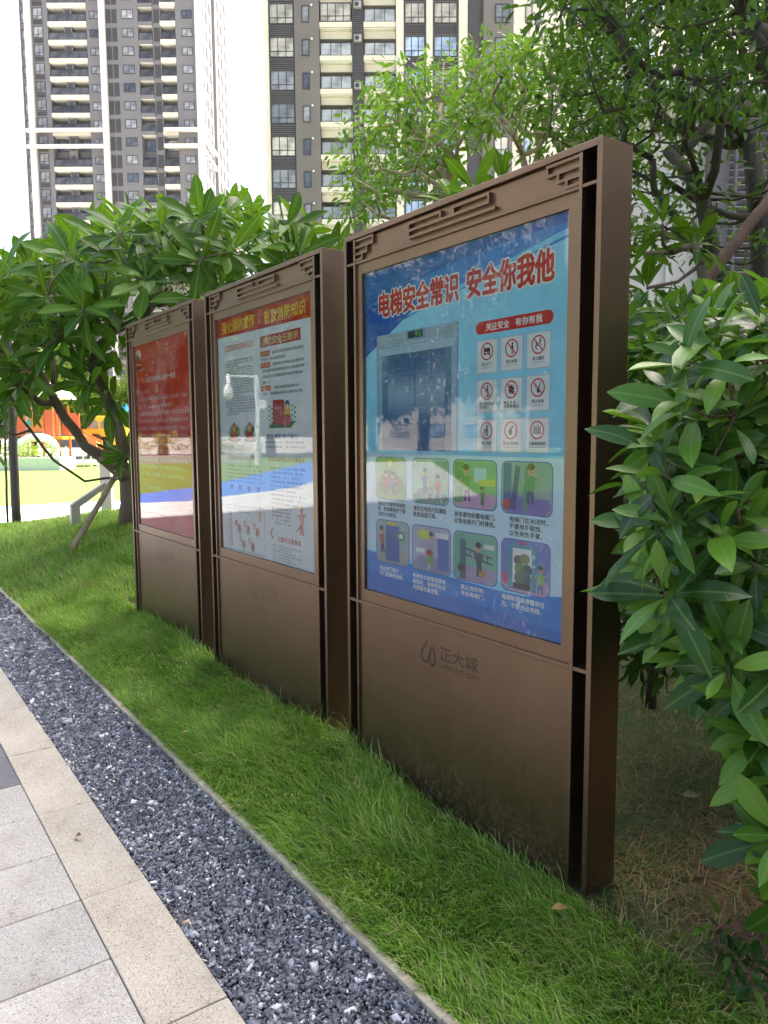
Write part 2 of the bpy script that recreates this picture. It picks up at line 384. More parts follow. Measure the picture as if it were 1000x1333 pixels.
v = np.concatenate([p[0] for p in parts]); o_ = 0; fs = []
for p in parts: fs.append(p[1]+o_); o_ += len(p[0])
tag(link('lawn_grass', np_mesh('lawn_grass', v, np.concatenate(fs), M_blade)), 'lush green lawn grass growing in front of the boards', 'grass', kind='stuff')
parts = []
n = 34000; x = rng.uniform(-0.1, 2.2, n); y = rng.uniform(-0.2, 3.2, n)
k = (rng.uniform(0, 1, n) < 0.15+1.1*patchy(x, y, 5.2, 2.0)**1.3) & ~((x < 0.01) & (y < D+.01))
x, y = x[k], y[k]
add(x, y, rng.uniform(0.025, 0.075, len(x)), rng.uniform(0.0024, 0.0045, len(x)), rng.uniform(0.6, 2.2, len(x)))
n = 6000; x = rng.uniform(-1.5, -0.02, n); y = rng.uniform(D+.02, 2.5, n); add(x, y, rng.uniform(0.02, 0.06, n), rng.uniform(0.002, 0.004, n), rng.uniform(0.6, 1.8, n))
v = np.concatenate([p[0] for p in parts]); o_ = 0; fs = []
for p in parts: fs.append(p[1]+o_); o_ += len(p[0])
tag(link('thin_grass', np_mesh('thin_grass', v, np.concatenate(fs), M_dry)), 'thin half dry grass on the bare earth beside the shrub', 'grass', kind='stuff')

# ---- gravel: angular slate chips
def m_slate():
    m, t, b = new_mat('slate_chip'); g_ = N(t, 'ShaderNodeNewGeometry'); vec = coords(t)
    r = ramp(t, [(0.0, (0.040, 0.044, 0.052)), (0.40, (0.092, 0.100, 0.116)), (0.72, (0.150, 0.163, 0.186)), (0.88, (0.22, 0.235, 0.26)), (0.955, (0.42, 0.44, 0.47)), (0.995, (0.70, 0.70, 0.70)), (1.0, (0.5, 0.3, 0.16))], g_.outputs['Random Per Island'])
    n = noise(t, vec, 120, 3)
    c = mixc(t, 0.8, r.outputs[0], ramp(t, [(0.3, (0.6, 0.6, 0.62)), (0.7, (1.35, 1.35, 1.35))], n.outputs[0]).outputs[0], 'MULTIPLY')
    t.links.new(c, b.inputs['Base Color']); b.inputs['Roughness'].default_value = 0.6; b.inputs['Specular IOR Level'].default_value = 0.45; return m
def stones(n, x0, x1, smin, smax, layers=(0.0, 0.008)):
    x = rng.uniform(x0, x1, n); y = rng.uniform(-1.096, -0.678, n)
    s = rng.uniform(smin, smax, n)*(1+0.9*(rng.uniform(0, 1, n) > 0.92))
    cube = np.array([[-1,-1,-1],[1,-1,-1],[1,1,-1],[-1,1,-1],[-1,-1,1],[1,-1,1],[1,1,1],[-1,1,1]], float)
    v = cube[None]*(1+rng.uniform(-0.45, 0.25, (n, 8, 3)))
    v *= (np.stack([s*rng.uniform(0.8, 1.4, n), s*rng.uniform(0.55, 1.0, n), s*rng.uniform(0.22, 0.5, n)], -1)*0.5)[:, None, :]
    q = rng.normal(0, 1, (n, 4)); q[:, 1:3] *= 0.55; q /= np.linalg.norm(q, axis=1)[:, None]
    a, b_, c, d = q.T
    Rm = np.stack([1-2*(c*c+d*d), 2*(b_*c-a*d), 2*(b_*d+a*c), 2*(b_*c+a*d), 1-2*(b_*b_+d*d), 2*(c*d-a*b_), 2*(b_*d-a*c), 2*(c*d+a*b_), 1-2*(b_*b_+c*c)], -1).reshape(n, 3, 3)
    v = np.einsum('nij,nkj->nki', Rm, v)
    v[:, :, 0] += x[:, None]; v[:, :, 1] += y[:, None]; v[:, :, 2] += (-0.066+rng.uniform(*layers, n))[:, None]
    tri = np.array([[0,2,1],[0,3,2],[4,5,6],[4,6,7],[0,1,5],[0,5,4],[1,2,6],[1,6,5],[2,3,7],[2,7,6],[3,0,4],[3,4,7]])
    return v.reshape(-1, 3), ((np.arange(n)*8)[:, None, None]+tri[None]).reshape(-1, 3)
sheet('gravel_bed', [(-13, -1.10), (2.6, -1.10), (2.6, -0.67), (-13, -0.67)], -0.074, plain('gravel_dust', (0.035, 0.038, 0.05), 0.9, var=0.4, scale=60))
ps = [stones(30000, -2.4, 1.2, 0.006, 0.0170), stones(14000, -5.5, -2.4, 0.011, 0.024), stones(7000, -12.9, -5.5, 0.018, 0.038)]
o_ = 0; fs = []
for p in ps: fs.append(p[1]+o_); o_ += len(p[0])
tag(link('gravel', np_mesh('gravel', np.concatenate([p[0] for p in ps]), np.concatenate(fs), m_slate())), 'dark blue grey slate gravel strip between paving and lawn', 'gravel', kind='stuff')
# ------------------------------------------------------------------ buildings
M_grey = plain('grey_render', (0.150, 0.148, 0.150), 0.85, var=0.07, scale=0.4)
M_grey2 = plain('taupe_render', (0.145, 0.130, 0.120), 0.85, var=0.07, scale=0.4)
M_cream = plain('cream_render', (0.58, 0.535, 0.44), 0.8, var=0.05, scale=0.5)
M_ivory = plain('ivory_render', (0.60, 0.575, 0.52), 0.8, var=0.04, scale=0.5)
M_dark = plain('dark_metal', (0.035, 0.033, 0.035), 0.5, var=0.2)
M_louv = plain('louvre_metal', (0.075, 0.070, 0.072), 0.6, var=0.1)
M_soff = plain('white_soffit', (0.65, 0.64, 0.60), 0.8)
def m_pane(name, col, rough=0.08, spec=0.8):
    m, t, b = new_mat(name); oi = N(t, 'ShaderNodeObjectInfo'); vec = coords(t)
    n = noise(t, vec, 0.9, 2); r = ramp(t, [(0.4, tuple(c*0.7 for c in col)), (0.6, tuple(min(1, c*1.3) for c in col))], n.outputs[0])
    c = mixc(t, 1.0, r.outputs[0], ramp(t, [(0, (0.6, 0.6, 0.6)), (1, (1.3, 1.3, 1.3))], oi.outputs['Random']).outputs[0], 'MULTIPLY')
    t.links.new(c, b.inputs['Base Color']); b.inputs['Roughness'].default_value = rough; b.inputs['Specular IOR Level'].default_value = spec; return m
M_p = [m_pane('pane_dark', (0.06, 0.065, 0.075)), m_pane('pane_mid', (0.20, 0.205, 0.21)), m_pane('pane_curtain', (0.50, 0.47, 0.40), 0.2, 0.5), m_pane('pane_blue', (0.30, 0.38, 0.50)), m_pane('pane_haze', (0.23, 0.23, 0.235), 0.15, 0.4)]
M_rail = m_pane('rail_glass', (0.24, 0.25, 0.25), 0.1, 0.7)
M_railD = m_pane('rail_glass_dark', (0.07, 0.073, 0.078), 0.15, 0.35)
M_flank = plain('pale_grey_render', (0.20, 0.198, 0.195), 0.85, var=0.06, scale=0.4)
M_hole = plain('dark_opening', (0.05, 0.05, 0.055), 0.8)
_bm = {}
def cached(key, fn):
    if key not in _bm: _bm[key] = fn()
    return _bm[key]
def window(par, x, z, w_, h_, style, y=0.0, mull=1):
    """frame standing 6 cm proud of the wall, pane set back in it; style picks the glass"""
    def mk():
        mb = MB(); t = 0.07
        mb.box(0, w_, -0.06, 0.02, 0, t); mb.box(0, w_, -0.06, 0.02, h_-t, h_)
        mb.box(0, t, -0.058, 0.02, t, h_-t); mb.box(w_-t, w_, -0.058, 0.02, t, h_-t)
        for k in range(mull): xx = w_*(k+1)/(mull+1); mb.box(xx-0.03, xx+0.03, -0.056, 0.01, t, h_-t)
        if h_ > 1.3: mb.box(t, w_-t, -0.054, 0.01, h_*0.3-0.025, h_*0.3+0.025)
        return mb.mesh('window', M_dark)
    def mkp(): 
        mb = MB(); mb.box(0.05, w_-0.05, -0.022, -0.012, 0.05, h_-0.05); return mb.mesh('pane', M_p[style])
    f = link('window', cached(('w', w_, h_, mull), mk), par, None, (x, y, z))
    link('pane', cached(('p', w_, h_, style), mkp), f); return f
def balcony(par, x, z, w_, dep, band, mb_mat, rail=None):
    rail = rail or M_rail
    """slab with its front band, sliding door behind, a glass railing; railing is a sub-part"""
    def mk():
        mb = MB(); mb.box(0, w_, -0.12, dep, 0, band, 0); mb.box(0.02, w_-0.02, 0.05, dep, -0.06, -0.002, 1); return mb.mesh('balcony', [mb_mat, M_soff])
    def mr():
        mb = MB(); z0 = band+0.002; n = max(3, int(w_/0.95))
        mb.box(0.04, w_-0.04, 0.0, 0.05, z0+1.02, z0+1.08, 1); mb.box(0.04, w_-0.04, 0.0, 0.05, z0+0.05, z0+0.10, 1)
        for k in range(n+1): xx = 0.05+(w_-0.16)*k/n; mb.box(xx, xx+0.06, 0.002, 0.048, z0, z0+1.02, 1)
        mb.box(0.08, w_-0.08, 0.02, 0.03, z0+0.10, z0+1.02, 0); return mb.mesh('railing', [rail, M_dark])
    b = link('balcony', cached(('b', w_, dep, band, mb_mat.name), mk), par, None, (x, 0, z))
    link('railing', cached(('r', w_, band, rail.name), mr), b)
    return b
def louvre(par, x, z, w_, h_, y=0.0, pitch=0.16):
    def mk():
        mb = MB(); n = int(h_/pitch)
        mb.box(0, w_, -0.01, 0.02, 0, h_, 1)
        for k in range(n): mb.box(0.03, w_-0.03, -0.06, -0.012, (k+0.2)*pitch, (k+0.72)*pitch, 0)
        return mb.mesh('louvre', [M_louv, M_dark])
    return link('louvre', cached(('l', w_, h_, pitch), mk), par, None, (x, y, z))
def walls(par, name, boxes, mat):
    for b_ in boxes:
        mb = MB(); mb.box(*b_); mb.build(name, mat, par)

# a facade is square to the picture; plane_x gives where a sight line meets it, measured from the camera's axis
fh = Vector((fw.x, fw.y, 0)).normalized(); rh = Vector((fh.y, -fh.x, 0))
def plane_x(u, v, dd):
    d_ = fw + rt*((u-500)/FPX) - up*((v-666.5)/FPX); return (d_*(dd/d_.dot(fh))).dot(rh)
def plane_z(u, v, dd):
    d_ = fw + rt*((u-500)/FPX) - up*((v-666.5)/FPX); return CAM.z+(d_*(dd/d_.dot(fh))).z
# --- the far grey tower on the left: 118 m off
rs = random.Random(5)
DL = 118.0
XL0 = plane_x(34, 100, DL)
def lx(px): return plane_x(px, 100, DL)-XL0
base = Vector((CAM.x, CAM.y, 0))+fh*DL+rh*XL0; base.z = -0.1
LT = empty('apartment_tower', base, CAMYAW, 'grey high-rise with cream balcony bands and ivory pilasters at left', 'building')
FL = 2.576; NF = 30; TOP = NF*FL
ZB = plane_z(95, 150, DL)+0.1-16*FL                           # a balcony band's middle, ground floor
dp = 1.2
walls(LT, 'wall', [(lx(34), lx(256), dp, 10.0, 0, TOP)], M_grey)                      # core behind the balconies
walls(LT, 'pier', [(lx(a), lx(b_), 0, dp, 0, TOP-0.5) for a, b_ in ((44, 65.5), (115.5, 133), (140, 182), (230.5, 256))], M_grey)
walls(LT, 'pier', [(lx(a), lx(b_), 0.12, dp, 0, TOP-0.5) for a, b_ in ((86, 96), (200.5, 211))], M_grey)
walls(LT, 'pilaster', [(lx(36.5), lx(44), -0.5, dp, 0, TOP), (lx(133), lx(140), -0.6, dp, 0, TOP+1), (lx(256), lx(261), -0.35, 2.0, 0, TOP)], M_ivory)
walls(LT, 'corner_strip', [(lx(26), lx(36.4), 0.8, 6, 0, TOP)], M_grey2)
W_ = lambda a, b_: round(lx(b_)-lx(a), 2)
for fl in range(0, NF-2):
    zb = ZB + fl*FL; z = zb+0.3                               # top of the band
    if zb < 0.6: continue
    belt = fl == 14
    if not belt:
        balcony(LT, lx(65.6), zb-0.29, W_(65.6, 115.4), dp, 0.58, M_cream, M_railD)
        balcony(LT, lx(210.6), zb-0.29, W_(210.6, 230.4), dp, 0.58, M_cream, M_railD); balcony(LT, lx(182.1), zb-0.29, W_(182.1, 200.4), dp, 0.5, M_grey, M_railD)
    for a, b_ in ((67, 84), (98, 114), (183.5, 199), (212.5, 229)): window(LT, lx(a), z+0.02, W_(a, b_), 1.65, rs.choice([0, 0, 0, 1]), dp)
    for (a, b_, h_, st) in ((46.5, 59, 1.6, 1), (119.5, 132, 1.1, 1), (161, 176, 1.25, 1), (238.5, 252, 1.15, 1)):
        window(LT, lx(a), z+0.35, W_(a, b_), h_, rs.choice([4, 4, 4, 1, 0]))
    window(LT, lx(28), z+0.2, 0.8, 1.7, 4, 0.8, 0)
    louvre(LT, lx(141), z-0.25, W_(141, 147.3), 1.95); louvre(LT, lx(148.5), z-0.25, W_(148.5, 155), 1.95)
    louvre(LT, lx(46.5), z-0.35, W_(46.5, 59), 0.6); louvre(LT, lx(87.5), z-0.2, W_(87.5, 94.5), 1.9, 0.12); louvre(LT, lx(202), z-0.2, W_(202, 209.5), 1.9, 0.12)
for zz in (plane_z(90, 172, DL)-0.15, plane_z(90, 193, DL)-0.15):
    walls(LT, 'belt_course', [(lx(33.5), lx(132.9), -0.95, -0.51, zz, zz+0.5), (lx(213), lx(263), -0.95, -0.36, zz, zz+0.5)], M_ivory)
    walls(LT, 'belt_course', [(lx(261.1), lx(263), -0.359, 10.0, zz, zz+0.5)], M_ivory)
# its sunlit flank: small windows in depth
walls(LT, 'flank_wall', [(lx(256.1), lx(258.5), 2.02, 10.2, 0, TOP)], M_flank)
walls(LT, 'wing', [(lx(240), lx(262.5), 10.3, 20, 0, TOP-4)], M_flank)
for fl in range(0, NF-3):
    z = ZB + fl*FL
    if z < 0.5: continue
    walls(LT, 'side_band', [(lx(258.5), lx(259.3), 4.6, 7.2, z-.3, z+.1), (lx(262.5), lx(263.3), 13.0, 16.2, z-.3, z+.1)], M_ivory)
    for k, yy in enumerate((3.0, 5.5, 8.0, 12.0, 14.5, 17.5)):
        def mk():
            mb = MB(); mb.box(-0.02, 0.08, 0, 1.2, 0, 1.3); return mb.mesh('side_window', M_hole)
        o = link('side_window', cached('sw', mk), LT, None, (lx(258.5) if yy < 10 else lx(262.5), yy, z+0.5))

# --- the nearer cream and grey block in the middle, 66 m off
DM = 66.0
XM0 = plane_x(345, 100, DM)
def mx_(px): return plane_x(px, 100, DM)-XM0
WM = lambda a, b_: round(mx_(b_)-mx_(a), 2)
base = Vector((CAM.x, CAM.y, 0))+fh*DM+rh*XM0; base.z = -0.1
MT = empty('apartment_block', base, CAMYAW, 'cream and taupe mid-rise block with balconies behind the trees', 'building')
FM = 2.62; NM = 16; TM = NM*FM
ZM = plane_z(437, 162.5, DM)+0.1-10*FM                          # middle of a balcony's slab band
dm = 1.5
walls(MT, 'wall', [(mx_(345.5), mx_(980), dm, 16, 0, TM)], M_cream)
walls(MT, 'pilaster', [(mx_(345), mx_(351), -0.3, dm, 0, TM+.5), (mx_(516), mx_(525.5), -0.25, dm, 0, TM+.5), (mx_(555), mx_(563), -0.25, dm, 0, TM+.5), (mx_(597), mx_(608), -0.25, dm, 0, TM+.5)], M_cream)
walls(MT, 'pier', [(mx_(351), mx_(384.5), 0, dm, 0, TM)], M_louv)
walls(MT, 'pier', [(mx_(384.5), mx_(416.5), -0.15, dm, 0, TM)], M_grey2)
walls(MT, 'pier', [(mx_(459), mx_(473.5), 0, dm, 0, TM), (mx_(608), mx_(629), 0.6, dm, 0, TM)], M_louv)
walls(MT, 'pier', [(mx_(525.5), mx_(555), 0.05, dm, 0, TM), (mx_(563), mx_(597), 0.05, dm, 0, TM), (mx_(629), mx_(668), 0.05, dm, 0, TM)], M_grey2)
walls(MT, 'pier', [(mx_(668), mx_(980), 0.1, dm, 0, TM)], M_cream)
for fl in range(0, NM-1):
    zb = ZM + fl*FM; z = zb+0.2
    if zb < 0.5: continue
    for (a, b_) in ((416.8, 458.8), (473.8, 515.8)):
        balcony(MT, mx_(a), zb-0.2, WM(a, b_), dm, 0.40, M_cream)
        window(MT, mx_(a)+0.2, z+0.02, 2.2, 1.6, rs.choice([0, 0, 2, 1]), dm, 1)
        wl = MB(); wl.box(mx_(a)+0.02, mx_(b_)-0.02, 0.45, dm-0.05, zb+FM-0.85, zb+FM-0.27); wl.build('lintel', M_cream, MT)
        if rs.random() < .2: window(MT, mx_(a)+.05, z+0.06, WM(a, b_)-.1, 1.5, 2, 0.02, 3)
    window(MT, mx_(352), z-0.1, WM(352, 383.5), 1.62, rs.choice([2, 2, 1]), 0, 2)
    louvre(MT, mx_(352), z-0.98, WM(352, 383.5), 0.8)
    louvre(MT, mx_(460), z-0.6, WM(460, 472.5), 2.5)
    window(MT, mx_(394), z-0.05, 0.62, 1.3, rs.choice([1, 2, 0]), -0.15, 0)
    window(MT, mx_(527), z-0.1, WM(527, 553.5), 1.65, rs.choice([3, 3, 2]), 0.05, 2); louvre(MT, mx_(527), z-0.95, WM(527, 553.5), 0.8, 0.05)
    window(MT, mx_(565), z-0.1, WM(565, 595), 1.65, rs.choice([2, 1, 3]), 0.05, 2); louvre(MT, mx_(565), z-0.95, WM(565, 595), 0.8, 0.05)
    window(MT, mx_(644), z-0.1, 1.2, 1.5, rs.choice([2, 1]), 0.05, 1)
    for k in range(4): window(MT, mx_(683+70*k), z-0.1, 0.6 if k == 0 else 2.0, 1.5, rs.choice([3, 1, 2]), 0.1, 0 if k == 0 else 2)
def ac_mesh():
    mb = MB(); mb.box(0, .62, -.32, -.03, 0, .5, 0)
    mb.poly([(.24+.19*math.cos(R(30*k)), -.325, .25+.19*math.sin(R(30*k))) for k in range(12)], 1); return mb.mesh('air_conditioner', [M_soffd, M_dark])
M_soffd = plain('ac_casing', (.30, .29, .27), .6); acm = ac_mesh(); lpm = MB(); lpm.tube([(0, -.02, 0), (0, -.12, 0), (0, -.2, -.02)], [.05, .10, .07], 8); lpm = lpm.mesh('vent_cap', M_soff)
for fl in range(4, NM-1):
    z = ZM+fl*FM
    if rs.random() < .75: link('air_conditioner', acm, MT, None, (mx_(461.5), -.061, z+rs.choice((.1, 1.2))))
    link('vent_cap', lpm, MT, None, (mx_(407), -.15, z+1.45))
walls(MT, 'parapet', [(mx_(344), mx_(981), -0.4, 16.2, TM+0.51, TM+1.2)], M_ivory)
# --- a second block like it to the left of the camera, mirrored faintly in the glass
def copy_tree(o, parent=None):
    c = o.copy(); C.objects.link(c); c.parent = parent
    for ch in o.children: copy_tree(ch, c)
    return c
M2 = copy_tree(MT); M2['label'] = 'cream and taupe mid-rise block beyond the lawn left of the camera'
_d = Vector((-0.70, -0.71, 0)).normalized(); _c = Vector((0, 0, -0.1))+_d*88; _rx = Vector((_d.y, -_d.x, 0))
M2.location = _c-_rx*22; M2.rotation_euler = (0, 0, math.atan2(_rx.y, _rx.x))

# --- the low service building on the right, behind the planting
DB = 13.5; pb = DB/FPX
base = at(790, 567, DB); base.z = -0.1
SB = empty('service_building', base, CAMYAW+R(3), 'low cream service building with grey louvred bay behind the right trees', 'building')
def bx_(px): return (px-790)*pb
ht = 1.6+(567-150)*pb
walls(SB, 'wall', [(0, bx_(917), 0.25, 5, 0, ht)], M_cream)
walls(SB, 'pier', [(bx_(917), bx_(940), 0, 5, 0, ht-0.05), (bx_(1010), bx_(1120), 0, 5, 0, ht-0.05)], M_grey2)
walls(SB, 'pier', [(bx_(868), bx_(872), 0.2, 0.249, 0, ht)], M_ivory)
walls(SB, 'back_wall', [(bx_(940), bx_(1010), 0.6, 5, 0, ht-0.05)], M_dark)
M_slat = plain('louvre_slat', (0.25, 0.24, 0.25), 0.5, var=0.08)
slm = MB(); slm.prism([(0, 0), (bx_(1010)-bx_(940), 0), (bx_(1010)-bx_(940), 0.022), (0, 0.022)], 0, 0.12); slm = slm.mesh('slat', M_slat)
for k in range(int((ht-0.3)/0.125)):
    s_ = link('slat', slm, SB, None, (bx_(940), 0.1, 0.2+k*0.125)); s_.rotation_euler = (R(-32), 0, 0)
walls(SB, 'parapet', [(-0.15, bx_(1122), -0.25, 5.2, ht, ht+0.22)], M_ivory)
walls(SB, 'downpipe', [(bx_(944), bx_(947), -0.1, -0.04, 0.1, ht-0.1)], M_grey)

# --- unseen tall block, added off to the right to keep the sun off the garden
ST = empty('shade_tower', (-13.2, 42, -0.1), 0, 'tall ivory slab tower out of view to the right, added to shade the garden', 'building')
walls(ST, 'wall', [(0, 46, 0.3, 14, 0, 97)], M_ivory)
for k in range(32):
    mb = MB(); mb.box(0.0, 46, -0.2, 0.29, 2.4+k*2.9, 2.95+k*2.9); mb.build('floor_band', M_cream, ST)
for k in range(11):
    mb = MB(); mb.box(1.2+k*4.2, 3.4+k*4.2, 0.2, 0.31, 0.5, 96); mb.build('window_strip', M_p[0], ST)
# ------------------------------------------------------------------ lettering
def text_mesh(body, bold=0.0, res=2, spacing=1.0, line=1.0, align='LEFT'):
    c = bpy.data.curves.new('lettering', 'FONT'); c.body = body; c.resolution_u = res; c.offset = bold
    c.space_character = spacing; c.space_line = line; c.align_x = align; c.fill_mode = 'FRONT'
    o = bpy.data.objects.new('lettering', c); TS.collection.objects.link(o)
    TS.view_layers[0].update(); dg = TS.view_layers[0].depsgraph
    me = bpy.data.meshes.new_from_object(o.evaluated_get(dg))
    bpy.data.objects.remove(o); bpy.data.curves.remove(c)
    n = len(me.vertices); co_ = np.empty(n*3, np.float32); me.vertices.foreach_get('co', co_)
    fs_ = [tuple(p.vertices) for p in me.polygons]; bpy.data.meshes.remove(me)
    return co_.reshape(-1, 3)[:, :2].astype(float), fs_
TS = bpy.data.scenes.new('lettering_desk')
LY = 0.0302; LS = 0.0004                                       # printed sheet's plane and the thickness of one layer of ink
class Print:
    """flat print: shapes in x, z of the board, in layers of ink on the sheet"""
    def __init__(s): s.v = []; s.f = []; s.m = []; s.mats = []
    def mi(s, col):
        m = ink(col)
        if m not in s.mats: s.mats.append(m)
        return s.mats.index(m)
    def poly(s, pts, col, ly=1):
        i = len(s.v); s.v += [(p[0], LY-LS*ly, p[1]) for p in pts]; s.f.append(tuple(range(i, i+len(pts)))); s.m.append(s.mi(col))
    def rect(s, x0, x1, z0, z1, col, ly=1): s.poly([(x0, z0), (x1, z0), (x1, z1), (x0, z1)], col, ly)
    def rrect(s, x0, x1, z0, z1, r, col, ly=1):
        p = []
        for cx, cz, a in ((x1-r, z1-r, 0), (x0+r, z1-r, 90), (x0+r, z0+r, 180), (x1-r, z0+r, 270)):
            for k in range(6): t = R(a+18*k); p.append((cx+r*math.cos(t), cz+r*math.sin(t)))
        s.poly(p[::-1], col, ly)
    def disc(s, x, z, rx, rz, col, ly=1, n=18): s.poly([(x+rx*math.cos(2*math.pi*k/n), z+rz*math.sin(2*math.pi*k/n)) for k in range(n)][::-1], col, ly)
    def ring(s, x, z, r0, r1, col, ly=1, n=28, a0=0, a1=360):
        for k in range(n):
            a, b = R(a0+(a1-a0)*k/n), R(a0+(a1-a0)*(k+1)/n)
            s.poly([(x+r0*math.cos(a), z+r0*math.sin(a)), (x+r0*math.cos(b), z+r0*math.sin(b)), (x+r1*math.cos(b), z+r1*math.sin(b)), (x+r1*math.cos(a), z+r1*math.sin(a))], col, ly)
    def line(s, x0, z0, x1, z1, wd, col, ly=1):
        dx, dz = x1-x0, z1-z0; L = math.hypot(dx, dz) or 1; nx_, nz = -dz/L*wd/2, dx/L*wd/2
        s.poly([(x0+nx_, z0+nz), (x1+nx_, z1+nz), (x1-nx_, z1-nz), (x0-nx_, z0-nz)], col, ly)
    def text(s, body, x0, x1, z0, z1, col, ly=2, bold=0.0, keep=False, res=2, line=1.0, grow=0.0):
        co_, fs_ = text_mesh(body, 0.0, res, 1.0, line)
        if len(co_) == 0: return
        mn, mx = co_.min(0), co_.max(0); sx_ = (x1-x0)/(mx[0]-mn[0]); sz = (z1-z0)/(mx[1]-mn[1])
        if keep: sx_ = sz = min(sx_, sz)
        mi = s.mi(col); r_ = bold*sz; offs = [(0.0, 0.0)]
        if bold > 0.03: offs += [(r_*math.cos(R(a)), r_*math.sin(R(a))) for a in range(0, 360, 30)]
        elif bold > 0: offs += [(r_*math.cos(R(a)), r_*math.sin(R(a))) for a in (0, 90, 180, 270)]
        for q, (ox, oz) in enumerate(offs):                       # bold: the strokes printed again, shifted a hair
            i = len(s.v); s.v += [(x0+(a-mn[0])*sx_+ox, LY-LS*(ly+0.045*q), z1-(mx[1]-b)*sz+oz) for a, b in co_]
            for f_ in fs_: s.f.append(tuple(i+k for k in f_)); s.m.append(mi)
    def scrawl(s, x0, x1, z0, z1, col, rs_, ly=1, dens=0.9, cw=None):
        """a line of print too small to read: close-set strokes"""
        h = z1-z0; cw = cw or h*1.05; x = x0
        while x < x1-cw*0.7:
            if rs_.random() < dens:
                wv = cw*0.82
                for k in range(rs_.choice((2, 3, 3))): zz = z0+h*(0.08+0.34*k+rs_.uniform(0, .08)); s.rect(x+wv*rs_.uniform(0, .2), x+wv*rs_.uniform(.8, 1), zz, zz+h*0.15, col, ly)
                xx = x+wv*rs_.uniform(.2, .6); s.rect(xx, xx+wv*0.17, z0, z1, col, ly+0.3)
                if rs_.random() < .5: xx = x+wv*rs_.uniform(.6, .85); s.rect(xx, xx+wv*0.15, z0, z1-h*.2, col, ly+0.3)
            x += cw
    def man(s, x, z, h, shirt, trousers, skin=(0.62, 0.36, 0.22), ly=3, lean=0.0, arm=0.6, hair=(0.03, 0.02, 0.02), back=False):
        """a small cartoon figure: head, body, arms and legs"""
        u = h/8.0
        s.line(x-u*.7, z, x-u*.35+lean*u*1.5, z+u*3.2, u*.9, trousers, ly); s.line(x+u*.8, z, x+u*.35+lean*u*1.5, z+u*3.2, u*.9, trousers, ly)
        bx, bz = x+lean*u*2.2, z+u*4.4
        s.disc(bx, bz, u*1.15, u*1.9, shirt, ly+1)
        s.line(bx-u*.8, bz+u*1.0, bx-u*2.0, bz-u*.6+arm*u*2, u*.6, shirt, ly+2); s.line(bx+u*.8, bz+u*1.0, bx+u*2.1, bz-u*.2+arm*u*2, u*.6, shirt, ly+2)
        s.disc(bx-u*2.0, bz-u*.6+arm*u*2, u*.4, u*.4, skin, ly+3, 8); s.disc(bx+u*2.1, bz-u*.2+arm*u*2, u*.4, u*.4, skin, ly+3, 8)
        hx, hz = bx+lean*u*1.0, bz+u*2.9
        s.disc(hx, hz, u*1.05, u*1.25, skin, ly+3, 14)
        s.disc(hx-u*.1, hz+u*.7, u*1.08, u*.75, hair, ly+4, 12)
        if not back:
            s.disc(hx+u*.35, hz+u*.05, u*.14, u*.2, (0.02, 0.02, 0.02), ly+5, 6); s.disc(hx-u*.25, hz+u*.05, u*.14, u*.2, (0.02, 0.02, 0.02), ly+5, 6); s.line(hx-u*.25, hz-u*.6, hx+u*.4, hz-u*.55, u*.15, (0.3, 0.04, 0.03), ly+5)
    def build(s, name, parent):
        me = bpy.data.meshes.new(name); me.from_pydata(s.v, [], s.f)
        for m in s.mats: me.materials.append(m)
        me.polygons.foreach_set('material_index', s.m); me.update()
        return link(name, me, parent)

# ------------------------------------------------------------------ the three display boards
def m_bronze():
    """satin bronze paint: brushed grain, rain streaks of dust, splashed soil near the ground"""
    m, t, b = new_mat('bronze_paint'); vec = coords(t)
    n1 = noise(t, vec, 3.0, 4); n2 = noise(t, coords(t, (1, 1, 0.12)), 380, 2)
    r = ramp(t, [(0.3, (0.190, 0.127, 0.088)), (0.7, (0.220, 0.148, 0.103))], n1.outputs[0])
    st = noise(t, coords(t, (1, 1, 0.05)), 34, 4, 0.6); sm = ramp(t, [(0.54, (0, 0, 0)), (0.74, (0.08, 0.08, 0.08))], st.outputs[0])
    sx = N(t, 'ShaderNodeSeparateXYZ'); t.links.new(vec, sx.inputs[0])
    mr = N(t, 'ShaderNodeMapRange'); mr.inputs[1].default_value = 0.26; mr.inputs[2].default_value = 0.02; t.links.new(sx.outputs[2], mr.inputs[0])
    sp = noise(t, vec, 60, 5, 0.7); spr = ramp(t, [(0.50, (0, 0, 0)), (0.62, (0.28, 0.28, 0.28))], sp.outputs[0])
    mu = N(t, 'ShaderNodeMath', operation='MULTIPLY'); t.links.new(mr.outputs[0], mu.inputs[0]); t.links.new(spr.outputs[0], mu.inputs[1])
    mxm = N(t, 'ShaderNodeMath', operation='MAXIMUM'); t.links.new(mu.outputs[0], mxm.inputs[0]); t.links.new(sm.outputs[0], mxm.inputs[1])
    t.links.new(mixc(t, mxm.outputs[0], r.outputs[0], (0.26, 0.21, 0.16)), b.inputs['Base Color'])
    iv = N(t, 'ShaderNodeMath', operation='SUBTRACT'); iv.inputs[0].default_value = 1.0; t.links.new(mxm.outputs[0], iv.inputs[1]); t.links.new(iv.outputs[0], b.inputs['Metallic'])
    rr = N(t, 'ShaderNodeMapRange'); rr.inputs[3].default_value = 0.32; rr.inputs[4].default_value = 0.45; t.links.new(noise(t, vec, 9, 5).outputs[0], rr.inputs[0])
    ra = N(t, 'ShaderNodeMath', operation='MULTIPLY_ADD'); t.links.new(mxm.outputs[0], ra.inputs[0]); ra.inputs[1].default_value = 0.5; t.links.new(rr.outputs[0], ra.inputs[2]); t.links.new(ra.outputs[0], b.inputs['Roughness'])
    t.links.new(bump(t, n2.outputs[0], 0.06, 0.001), b.inputs['Normal']); return m
M_br = m_bronze()
